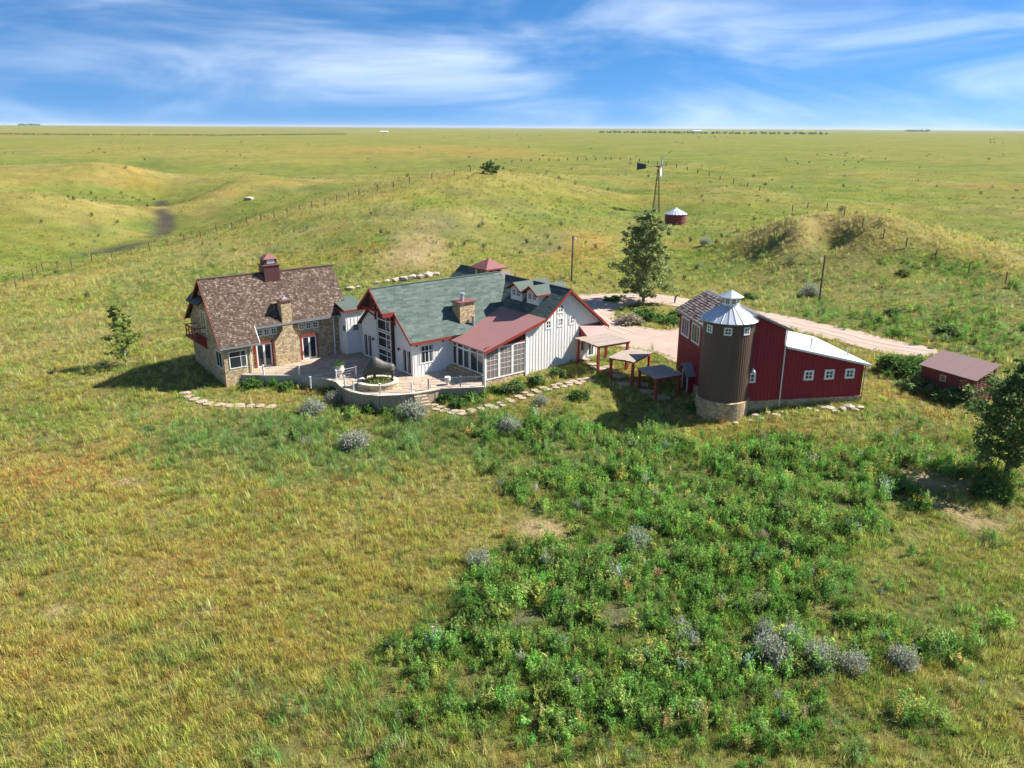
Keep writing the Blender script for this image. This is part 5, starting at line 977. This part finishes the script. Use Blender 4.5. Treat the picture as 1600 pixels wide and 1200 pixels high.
for i, me in enumerate([grass_src(1, 28, .34, .20, .012, .9), grass_src(2, 26, .44, .18, .012, .8), grass_src(3, 36, .24, .24, .012, 1.1), grass_src(4, 22, .60, .15, .012, .55),
    weed_src(5, 11, 300, .80, .25, .052, .42), weed_src(6, 14, 340, .66, .3, .05, .6), weed_src(7, 7, 220, 1.0, .18, .05, .28), weed_src(8, 7, 80, .65, .25, .11, .6), weed_src(9, 14, 260, .40, .4, .045, 1.0)]): src(me, i)
def scatter(name, label, x, y, kind, tint, scale, rng, lift=0.0):
    n = len(x); me = bpy.data.meshes.new(name); me.vertices.add(n); me.vertices.foreach_set('co', np.stack([x, y, height(x, y)+lift], 1).astype(np.float32).ravel())
    for nm, ty, arr in (('kind', 'INT', kind.astype(np.int32)), ('size', 'FLOAT', scale.astype(np.float32)), ('turn', 'FLOAT', rng.uniform(0, 6.28, n).astype(np.float32))):
        me.attributes.new(nm, ty, 'POINT').data.foreach_set('value', arr)
    me.attributes.new('tint', 'FLOAT_VECTOR', 'POINT').data.foreach_set('vector', tint.astype(np.float32).ravel())
    o = bpy.data.objects.new(name, me); COL.objects.link(o); tag(o, label, 'plants', kind='stuff'); me.materials.append(M['tuft'])
    ng = bpy.data.node_groups.new(name, 'GeometryNodeTree'); ng.interface.new_socket('Geometry', in_out='INPUT', socket_type='NodeSocketGeometry'); ng.interface.new_socket('Geometry', in_out='OUTPUT', socket_type='NodeSocketGeometry')
    N = ng.nodes; gi = N.new('NodeGroupInput'); go = N.new('NodeGroupOutput'); mp_ = N.new('GeometryNodeMeshToPoints'); ip = N.new('GeometryNodeInstanceOnPoints'); ci = N.new('GeometryNodeCollectionInfo')
    ci.inputs['Collection'].default_value = SRC; ci.inputs['Separate Children'].default_value = True; ci.inputs['Reset Children'].default_value = True
    def attr(nm, ty): a = N.new('GeometryNodeInputNamedAttribute'); a.data_type = ty; a.inputs['Name'].default_value = nm; return a.outputs['Attribute']
    cb = N.new('ShaderNodeCombineXYZ'); ng.links.new(attr('turn', 'FLOAT'), cb.inputs['Z'])
    ng.links.new(gi.outputs[0], mp_.inputs[0]); ng.links.new(mp_.outputs[0], ip.inputs['Points']); ng.links.new(ci.outputs[0], ip.inputs['Instance']); ip.inputs['Pick Instance'].default_value = True
    ng.links.new(attr('kind', 'INT'), ip.inputs['Instance Index']); ng.links.new(cb.outputs[0], ip.inputs['Rotation']); ng.links.new(attr('size', 'FLOAT'), ip.inputs['Scale']); ng.links.new(ip.outputs[0], go.inputs[0])
    md = o.modifiers.new('growth', 'NODES'); md.node_group = ng; return o
def blocked(x, y):
    k = np.zeros(len(x), bool)
    for p in FOOTPRINTS: k |= inside(p, x, y)
    d = np.ones(len(x), bool)
    for ox, oy in ((.7, 0), (-.7, 0), (0, .7), (0, -.7)): d &= drive_mask(x+ox, y+oy)
    return k | d
PATHS = [np.array([(o.location.x, o.location.y) for o in bpy.data.objects if o.name.startswith('stepping_stone')] + [(o.location.x+o.parent.location.x, o.location.y+o.parent.location.y) for o in bpy.data.objects if o.name.startswith('flagstone') and o.parent and o.parent.name.startswith('flagstone_path')])][0]
def wedge(n, r0, r1, rng, half=.72):
    r = np.sqrt(rng.uniform(r0*r0, r1*r1, n)); t = rng.uniform(-half, half, n); return r*np.sin(t), r*np.cos(t), r
def sow(name, label, bands, fn, seed):
    rng = np.random.default_rng(seed); out = []
    for r0, r1, dens in bands:
        n = int(dens*.72*(r1*r1-r0*r0)); x, y, r = wedge(n, r0, r1, rng); _, W = ground_rgb(x, y); keep, kind, tint, sz = fn(x, y, r, W, rng)
        keep &= ~blocked(x, y)
        near = (r < 110) & (r > 55) & keep; idx = np.where(near)[0]
        for s in range(0, len(idx), 4000):
            i = idx[s:s+4000]; d = np.min((x[i, None]-PATHS[None, :, 0])**2+(y[i, None]-PATHS[None, :, 1])**2, 1); keep[i[d < .3*rng.uniform(.15, 1.1, len(i))]] = False
        out.append([a[keep] for a in (x, y, kind, tint, sz)])
    x, y, kind, tint, sz = (np.concatenate([o[k] for o in out]) for k in range(5)); print(name, len(x))
    return scatter(name, label, x, y, kind, tint, sz, rng)
def jitter(rng, c, s): return np.clip(c*(1+rng.normal(0, s, (len(c), 1)))*(1+rng.normal(0, s*.35, c.shape)), .004, .6)
def grass_fn(x, y, r, W, rng):
    n = len(x); wm = W[:, T_WEED]; bare = W[:, T_SOIL]+W[:, T_GREY]*.9+W[:, T_MUD]*1.5
    keep = rng.random(n) > np.clip(bare*1.5+wm*.55+(fbm(x/1.4, y/1.4, 201, 2) < .3)*.5, 0, .97)
    # each tuft takes one growth type, drawn by its weight
    Wg = W.copy()**1.4; Wg[:, T_WEED] *= .5; Wg[:, T_SOIL] *= .15; Wg[:, T_GREY] *= .15; Wg[:, T_MUD] = 0; cs = np.cumsum(Wg, 1); cs /= cs[:, -1:]; t = (rng.random((n, 1)) > cs).sum(1)
    t = np.where(t == T_SOIL, T_PALE, np.where(t == T_GREY, T_OLIVE, t)); col = PAL[t]*.65+(W@PAL)*.35
    kind = np.array([1, 0, 8, 3, 2, 2, 2, 0, 3, 2])[t]; kind = np.where(rng.random(n) < .3, rng.integers(0, 4, n), kind)
    sz = rng.uniform(.45, 1.1, n)*(.6+.8*fbm(x/2.6, y/2.6, 91, 3))*np.where(r > 110, 1.25, 1)
    return keep, kind, jitter(rng, col*2.25*(1-.22*sstep(110, 220, r))[:, None]*(.75+.5*fbm(x/.9, y/.9, 77, 2))[:, None], .3), sz  # far tufts darkened to match the self-shade painted into the distant ground
def weed_fn(x, y, r, W, rng):
    n = len(x); wm = W[:, T_WEED]; wb = W[:, T_BLUE]; clump = fbm(x/2.1, y/2.1, 301, 3); bare = W[:, T_SOIL]+W[:, T_GREY]+W[:, T_MUD]*1.5
    p = sstep(.22, 1.0, wm*1.35+wb*.6+(clump-.47)*1.8+(fbm(x/7, y/7, 311, 3)-.47)*1.3)*sstep(.02, .42, wm+wb*.8)*(1-np.clip(bare*1.6, 0, 1)); p = np.maximum(p, .012+.05*(wm+wb))
    keep = rng.random(n) < p; b = rng.random(n) < wb/(wb+wm+1e-6)
    col = np.where(b[:, None], np.array([(.105, .152, .052)]), np.where(rng.random((n, 1)) < .5, np.array([(.072, .138, .030)]), np.array([(.106, .160, .038)]))); yl = rng.random(n); col = np.where((yl < .05)[:, None], np.array([(.17, .18, .045)]), np.where((yl > .975)[:, None], np.array([(.13, .15, .11)]), np.where((yl > .94)[:, None], np.array([(.17, .145, .05)]), col)))
    kind = np.where(b, rng.choice([6, 3, 6], n), rng.choice([4, 5, 4, 6, 8, 7], n, p=[.25, .3, .15, .1, .1, .1]))
    sz = (.5+.95*rng.random(n)**1.6)*np.where(b, .75, 1)*(.4+1.35*clump)*(.5+.5*sstep(.05, .45, wm+wb))
    return keep, kind, jitter(rng, col*2.7*(.7+.6*fbm(x/1.6, y/1.6, 78, 2))[:, None], .28), sz
sow('wild_grass', 'mixed dry and green prairie grass all round the buildings', [(20, 45, 18), (45, 70, 12), (70, 105, 7), (105, 160, 2.6), (160, 230, .7), (230, 320, .22), (320, 480, .06)], grass_fn, 1)
sow('green_weeds', 'bushy green weeds standing thick in the right foreground', [(20, 45, 9), (45, 70, 7), (70, 105, 5), (105, 170, 1.6)], weed_fn, 2)
def scrub_fn(x, y, r, W, rng):
    n = len(x); keep = rng.random(n) < np.clip(.04+W[:, T_GREY]*2+1.3*sstep(.5, .68, fbm(x/(14+r/14), y/(14+r/14), 401, 3)), 0, 1); col = np.where(rng.random((n, 1)) < .6, np.array([(.055, .07, .03)]), np.array([(.10, .11, .07)]))
    return keep, rng.choice([5, 8], n), jitter(rng, col*1.7, .3), rng.uniform(.35, 1.5, n)**1.3*(1+r/900)
sow('prairie_scrub', 'scattered low dark scrub dotting the far prairie', [(100, 200, .03), (200, 400, .011), (400, 900, .0022), (900, 2500, .0002)], scrub_fn, 3)

# ------------------------------------------------------------------ trees
def tube_path(m, pts, r0, r1, n=7):
    k = len(pts)-1
    for i in range(k): m.tube(pts[i], pts[i+1], r0+(r1-r0)*i/k, r0+(r1-r0)*(i+1)/k, n, cap=(i == k-1))
def tree(name, label, xy, H, prof, trunk_h, tr, nleaf, leaf, mat, bark, seed, lumps=26, gap=.55, lean=(0, 0)):
    """prof(t) = crown radius at height fraction t (0 = lowest leaves, 1 = top)"""
    rng = np.random.default_rng(seed); z0 = gz(*xy); t = empty(name, (*xy, z0)); tag(t, label, 'tree')
    m = MB(); top = Vector((lean[0], lean[1], H*.93)); spine = [Vector((lean[0]*(k/6)**1.5+rng.normal(0, .05*k/3), lean[1]*(k/6)+rng.normal(0, .05*k/3), -.3+(H*.93+.3)*k/6)) for k in range(7)]; tube_path(m, spine, tr, tr*.12)
    C = []; n_l = nleaf//lumps
    for k in range(lumps):
        f = ((k+.5)/lumps)**.9; f = min(.99, max(.01, f+rng.normal(0, .02))); h = trunk_h+(H-trunk_h)*f; R = prof(f); az = k*2.4+rng.normal(0, .4); rad = R*rng.uniform(.35, .85) if f < .93 else R*.2
        ax = lean[0]*f**1.5; ay = lean[1]*f; c = np.array([ax+math.cos(az)*rad, ay+math.sin(az)*rad, h]); s0 = Vector((ax*.8, ay*.8, max(trunk_h*.7, h-rad*.9-.2)))
        mid = (s0+Vector(c))/2+Vector((0, 0, .1*rad)); tube_path(m, [s0, mid, Vector(c)], max(.025, tr*.36*(1-f*.7)), .015, 5)
        sg = max(.16*H/6, R*gap*.5); n_c = max(3, n_l//45)
        sub = c+rng.normal(0, 1, (n_c, 3))*np.array([sg, sg, sg*.75])
        for q in sub: C.append(q+rng.normal(0, 1, (45, 3))*np.array([1, 1, .7])*sg*.30)
    C = np.concatenate(C); C = C[C[:, 2] > trunk_h*.72]; m.build('trunk', bark, t)
    V, Fq = leaves_at(C, leaf, rng, .2, .6); me = mesh_of('crown', V, Fq, mat); o = bpy.data.objects.new('crown', me); COL.objects.link(o); o.parent = t; return t
def cw(f): return float(np.interp(f, [0, .08, .2, .42, .58, .75, .9, 1], [1.6, 3.4, 4.1, 3.7, 2.8, 3.1, 2.6, .9]))
tree('cottonwood_tree', 'tall leafy cottonwood tree standing in the island of the gravel drive', (18.47,110.58), 12.4, cw, 1.3, .26, 16000, .18, 'cottonwood_leaf', 'pale_bark', 5, 70, .46)
def ov(f): return 3.3*math.sin(math.pi*min(1, (f*.86+.12)))**.75
tree('shade_tree', 'dark green tree at the right edge with its shadow on the weeds', (37.66,55.62), 9.0, ov, 1.5, .2, 19000, .125, 'dark_leaf', 'bark', 8, 52, .5)
def ash(f): return 1.75*(1 if f < .42 else max(.2, 1-((f-.42)/.58)*.8))*min(1, (f/.1)**.5+.15)
tree('young_tree', 'young tapering tree alone on the grass left of the cottage', (-42.19,83.39), 6.9, ash, 1.0, .11, 5000, .115, 'olive_leaf', 'pale_bark', 13, 40, .6, (-.35, 0))
def rb(f): return 2.6*math.sin(math.pi*min(1, f*.8+.2))**.6
tree('hilltop_bush_tree', 'single round dark tree on the crest of the ridge', (-6.45,238.62), 3.4, rb, .3, .14, 2200, .28, 'dark_leaf', 'bark', 17, 16, .6)

# ------------------------------------------------------------------ shrubs one can pick out
def shrub_parts(seed, n, leaf, mat, stems, up=.7, flat=.75, rag=.25):
    rng = np.random.default_rng(seed); L = []; k = 22
    for i in range(k):
        az = rng.uniform(0, 6.28); el = math.acos(rng.uniform(0, .98)); d = np.array([math.sin(el)*math.cos(az), math.sin(el)*math.sin(az), math.cos(el)*flat]); R = rng.uniform(.6, 1.0)
        L.append(d*R*.42+np.array([0, 0, .08])+rng.normal(0, 1, (n//k, 3))*rag*.26)
    C = np.concatenate(L); C[:, 2] = np.abs(C[:, 2]); V, Fq = leaves_at(C, leaf, rng, up, .5); crown = mesh_of('foliage', V, Fq, mat)
    m = MB()
    for i in range(16):
        az = rng.uniform(0, 6.28); q_ = rng.uniform(.18, .44); m.tube((0, 0, -.05), (q_*math.cos(az), q_*math.sin(az), rng.uniform(.12, .4)), .016, .006, 4)
    o = m.build('stems', stems); sm2 = o.data; bpy.data.objects.remove(o); return crown, sm2
VAR = {'sage': [shrub_parts(s, 2300, .032, 'sage_leaf', 'pale_bark', 1.4, .8, .42) for s in (1, 2, 3)], 'green': [shrub_parts(s, 1400, .05, 'bush_leaf', 'bark', .4, .8) for s in (4, 5)], 'dark': [shrub_parts(s, 1300, .055, 'dark_leaf', 'bark', .3, .8) for s in (6, 7)],
       'dry': [shrub_parts(8, 1400, .045, 'dry_leaf', 'bark', 1.0)], 'olive': [shrub_parts(9, 1400, .05, 'yellow_bush_leaf', 'bark', .6)], 'broad': [shrub_parts(s, 500, .085, 'olive_leaf', 'bark', .1, 1.0, .3) for s in (10, 11)]}
def shrub(kind, name, label, group, xy, w, h, seed=0):
    a, b_ = VAR[kind][seed % len(VAR[kind])]; t = empty(name, (*xy, gz(*xy)), seed*1.3); tag(t, label, 'shrub' if kind != 'broad' else 'plant', group)
    for nm, me in (('foliage', a), ('stems', b_)):
        o = bpy.data.objects.new(nm, me); COL.objects.link(o); o.parent = t; o.scale = (w, w, h*(2.1 if kind == 'sage' else 1.6))
for k, (xy, w, h, lab) in enumerate([
    ((-9.12,68.77), 3.0, 1.7, 'large grey sagebrush right under the curved retaining wall'), ((-13.19,62.44), 2.5, 1.4, 'grey sagebrush in the green weeds, first below the terrace'), ((-18.56,70.04), 2.4, 1.3, 'greyish sagebrush left of the curved retaining wall'),
    ((-0.09,65.56), 2.0, 1.2, 'pale sagebrush below the flagstone path, right of centre'), ((2.75,71.54), 1.4, .9, 'small pale sagebrush at the bend of the flagstone path'), ((-2.14,43.84), 1.6, 1.0, 'blue grey sagebrush alone where dry grass meets the green weeds'),
    ((8.13,45.72), 1.7, 1.4, 'silvery sagebrush surrounded by the dense green weeds'), ((13.53,34.98), 2.0, 1.3, 'leftmost sagebrush of the clump at the bottom right'), ((15.92,34.71), 1.8, 1.1, 'middle sagebrush of the clump at the bottom right'),
    ((20.04,34.48), 1.7, 1.0, 'rightmost sagebrush of the clump at the bottom right'), ((9.45,36.11), 1.2, .9, 'small sagebrush near the bottom, left of the bottom right clump'), ((13.65,36.52), 1.2, 1.0, 'small sagebrush just behind the bottom right clump'),
    ((14.83,35.91), 1.7, 1.2, 'sagebrush between the leftmost and middle ones of the bottom right clump'), ((17.36,34.18), 1.5, .9, 'low sagebrush between the middle and rightmost ones at bottom right'), ((-17.39,73.03), 1.5, 1.0, 'small sagebrush close to the left end of the curved wall'), ((43.92,116.09), 3.0, 1.6, 'grey sagebrush at the foot of the pole behind the barn'), ((38.12,158.04), 2.6, 1.3, 'lone sagebrush on the slope right of the red bin')]):
    shrub('sage', 'sagebrush', lab, 'sagebrush clumps', xy, w, h, k)
shrub('dry', 'dry_shrub', 'brownish grey round shrub at the left of the drive island', None, (14.97,98.99), 4.0, 1.9, 2)
for k, (xy, w, h, lab) in enumerate([((18.19,100.72), 3.4, 1.3, 'green ground shrub under the cottonwood on the drive island'), ((19.85,98.47), 3.6, 1.4, 'green ground shrub at the right end of the drive island'), ((17.37,103.45), 3.0, 1.1, 'low green shrub behind the brownish island shrub'), ((21.86,102.52), 3.2, 1.2, 'low green shrub at the back of the drive island'),
    ((40.00,79.63), 5.0, 2.4, 'large bright green shrub between barn and slatted shed'), ((42.11,80.27), 4.6, 2.2, 'green shrub against the left end of the slatted shed'), ((-13.57,70.62), 2.2, 1.2, 'bright green bush at the foot of the retaining wall'), ((-26.13,76.25), 2.4, 1.2, 'green bush below the cottage doors terrace'), ((-17.89,75.41), 2.0, 1.2, 'green bush by the ramp railing'), ((-6.38,72.94), 2.4, 1.1, 'leafy green bush right of the terrace steps'), ((-3.72,73.19), 2.6, .9, 'green bush below the dark terrace railing'), ((35.12,52.92), 2.8, 1.5, 'grey green bush in the shade of the right edge tree'), ((14.36,111.75), 3.0, 1.0, 'green shrub at the far left rim of the drive'), ((-15.36,70.55), 1.8, 1.0, 'small green bush under the left end of the curved wall'), ((-11.69,70.15), 1.9, 1.0, 'green bush between the curved wall and the large sagebrush'), ((-22.60,76.30), 2.4, 1.0, 'green bush below the shaded middle of the terrace edge'), ((-1.89,74.69), 1.8, .8, 'low green bush at the corner post of the porch'), ((-4.98,71.37), 2.0, 1.0, 'leafy green bush between the terrace and the flagstone path'), ((-8.35,72.76), 1.6, .9, 'green bush at the foot of the terrace steps'), ((6.53,73.18), 2.2, 1.1, 'green bush just below the right end of the flagstone path'), ((17.25,70.89), 2.4, 1.1, 'green bush in the shade left of the silo base')]):
    shrub('green', 'green_shrub', lab, 'green shrubs', xy, w, h, k)
for k, (xy, w, h, lab) in enumerate([((0.00,74.59), 2.6, 1.6, 'dark olive shrub before the porch screens'), ((2.45,76.40), 2.0, 1.5, 'dark shrub against the white gable siding'), ((4.75,78.43), 1.8, 1.3, 'small dark shrub left of the highest pergola'), ((40.24,74.32), 4.6, 2.0, 'dark shrub in shade before the slatted shed'), ((41.37,71.86), 4.4, 1.9, 'dark shrub at the front corner of the slatted shed'), ((42.93,70.56), 2.6, 1.2, 'dark shrub at the near right corner of the slatted shed'), ((34.81,114.84), 2.6, 1.4, 'dark shrub on the slope just behind the silo lantern'), ((50.10,102.66), 2.4, 1.3, 'dark shrub in the green slope above the drive'), ((52.85,94.07), 3.0, 1.5, 'dark shrub on the slope above the drive end'), ((-18.66,64.58), 1.6, 1.0, 'dark little bush left of the first sagebrush'), ((-31.86,64.67), 1.2, .7, 'dark tussock in the dry grass below the cottage shadow')]):
    shrub('dark', 'dark_shrub', lab, 'dark shrubs', xy, w, h, k)
for k, (xy, w, h, lab) in enumerate([((8.32,34.59), 2.0, 1.1, 'yellow green rabbitbrush at the bottom edge'), ((14.77,34.22), 1.6, 1.0, 'yellow green rabbitbrush in the bottom right clump'), ((60.47,122.42), 2.6, 1.1, 'pale yellow green bush on the slope under the fence')]):
    shrub('olive', 'rabbitbrush', lab, 'rabbitbrush', xy, w, h, k)
for k, (xy, w, h, lab) in enumerate([((-0.83,38.63), 1.9, 1.3, 'broad leaved plant left of the grey bare patch'), ((4.37,38.35), 1.5, 1.1, 'broad leaved plant beside the grey bare patch'), ((6.75,35.12), 1.4, 1.0, 'broad leaved plant at the bottom below the bare patch'), ((-2.74,37.49), 1.2, .9, 'small broad leaved plant at the edge of the dry grass'), ((15.28,51.98), 1.5, 1.0, 'broad leaved plant in the middle of the weeds, front of silo'), ((18.82,50.83), 1.6, 1.0, 'broad leaved plant in the weeds before the barn'), ((19.42,48.56), 1.4, .9, 'broad leaved plant behind the bare patch before the barn'), ((16.43,49.52), 1.2, .9, 'broad leaved plant between two others in the weeds')]):
    shrub('broad', 'broadleaf_plant', lab, 'broad leaved plants', xy, w, h, k)
# flowers in the planter and urn, yellow bloom by the right tree
rng = np.random.default_rng(3); C = np.stack([rng.normal(0, .75, 900), rng.normal(0, .6, 900), .55+np.abs(rng.normal(0, .16, 900))], 1); C = C[(C[:, 0]/1.5)**2+(C[:, 1]/1.25)**2 < 1]
V, Fq = leaves_at(C, .07, rng, .5); o = add_obj('foliage', fast_mesh('foliage', V, Fq), 'olive_leaf', plant)
C = rng.normal(0, 1, (260, 3))*np.array([.26, .26, .2])+np.array([0, 0, 1.35]); V, Fq = leaves_at(C, .08, rng, .5); add_obj('foliage', fast_mesh('foliage', V, Fq), 'bush_leaf', URN_A)
fx, fy = (28.95,51.51); yb = empty('yellow_flowers', (fx, fy, gz(fx, fy))); tag(yb, 'small plant with bright yellow flowers in the right weeds', 'flower')
C = rng.normal(0, 1, (200, 3))*np.array([.3, .3, .16])+np.array([0, 0, .45]); V, Fq = leaves_at(C, .07, rng, .6); add_obj('leaves', fast_mesh('leaves', V, Fq), 'bush_leaf', yb)
C = rng.normal(0, 1, (60, 3))*np.array([.3, .3, .06])+np.array([0, 0, .8]); V, Fq = leaves_at(C, .06, rng, .6, .9); add_obj('blooms', fast_mesh('blooms', V, Fq), 'flower', yb)

# ------------------------------------------------------------------ far windbreaks and farms on the horizon
def windbreak(name, label, pts, hmin, hmax, step, seed):
    rng = np.random.default_rng(seed); Cs = []
    for (x0, y0), (x1, y1) in zip(pts[:-1], pts[1:]):
        L_ = math.dist((x0, y0), (x1, y1)); n_ = int(L_/step)
        for i in range(n_):
            if rng.random() < .18: continue
            f = (i+rng.random())/n_; x = x0+(x1-x0)*f; y = y0+(y1-y0)*f; h = rng.uniform(hmin, hmax); c = rng.normal(0, 1, (26, 3))*np.array([h*.32, h*.32, h*.26])+np.array([x, y, gz(x, y)+h*.5]); Cs.append(c)
    C = np.concatenate(Cs); V, Fq = leaves_at(C, hmax*.25, rng, .3, .8); o = add_obj(name, fast_mesh(name, V, Fq), 'dark_leaf'); tag(o, label, 'tree row', kind='stuff')
windbreak('windbreak', 'long dark row of trees far off near the horizon at right', [(385.47,3782.78), (574.48,3604.16), (806.39,3415.83), (1035.77,3395.18), (1246.79,3319.05)], 6, 11, 11, 1)
windbreak('hedgerow', 'thin dark hedge line across the far plain at left', [(-1303.42,2016.14), (-970.07,1937.54), (-674.75,1944.02), (-495.82,2465.94)], 2.2, 3.4, 3.2, 2)
for xy, w, l, h, mt, lab in (((1278.72,5797.08), 26, 60, 10, 'white_metal', 'tiny white farm shed on the horizon right of centre'), ((-516.02,3330.90), 12, 30, 6, 'white_metal', 'tiny pale farm building on the far plain left of centre')):
    t = empty('farm_building', (*xy, gz(*xy))); tag(t, lab, 'building'); MB().box(-l/2, l/2, -w/2, w/2, -2, h*.6).build('wall', 'white_siding', t)
    m = MB(); m.prism([(-l/2-1, -w/2-1, h*.6), (-l/2-1, 0, h), (-l/2-1, w/2+1, h*.6)], (l+2, 0, 0)); m.build('roof', mt, t)
windbreak('farm_trees', 'small dark clump of trees on the horizon at far left', [(-4992.31,8448.06), (-5575.78,9843.76)], 14, 22, 30, 5); windbreak('farm_trees', 'small dark clumps of trees on the horizon at far right', [(4318.92,9202.78), (4069.98,8178.00)], 16, 24, 40, 6)


# ------------------------------------------------------------------ the air: far plain fades to pale blue
hz = MB().box(-46000, 46000, -46000, 46000, -60, 75).build('haze', 'wire'); tag(hz, 'faint bluish haze over the far plain', 'haze', kind='stuff')
m = bpy.data.materials.new('air'); m.use_nodes = True; nt = m.node_tree; nt.nodes.clear(); hz.data.materials.clear(); hz.data.materials.append(m)
pv_ = nd(nt, 'ShaderNodeVolumePrincipled'); pv_.inputs['Color'].default_value = (.80, .86, 1.0, 1); pv_.inputs['Density'].default_value = 2.4e-5; pv_.inputs['Anisotropy'].default_value = 0.0
o_ = nd(nt, 'ShaderNodeOutputMaterial'); nt.links.new(pv_.outputs[0], o_.inputs['Volume'])
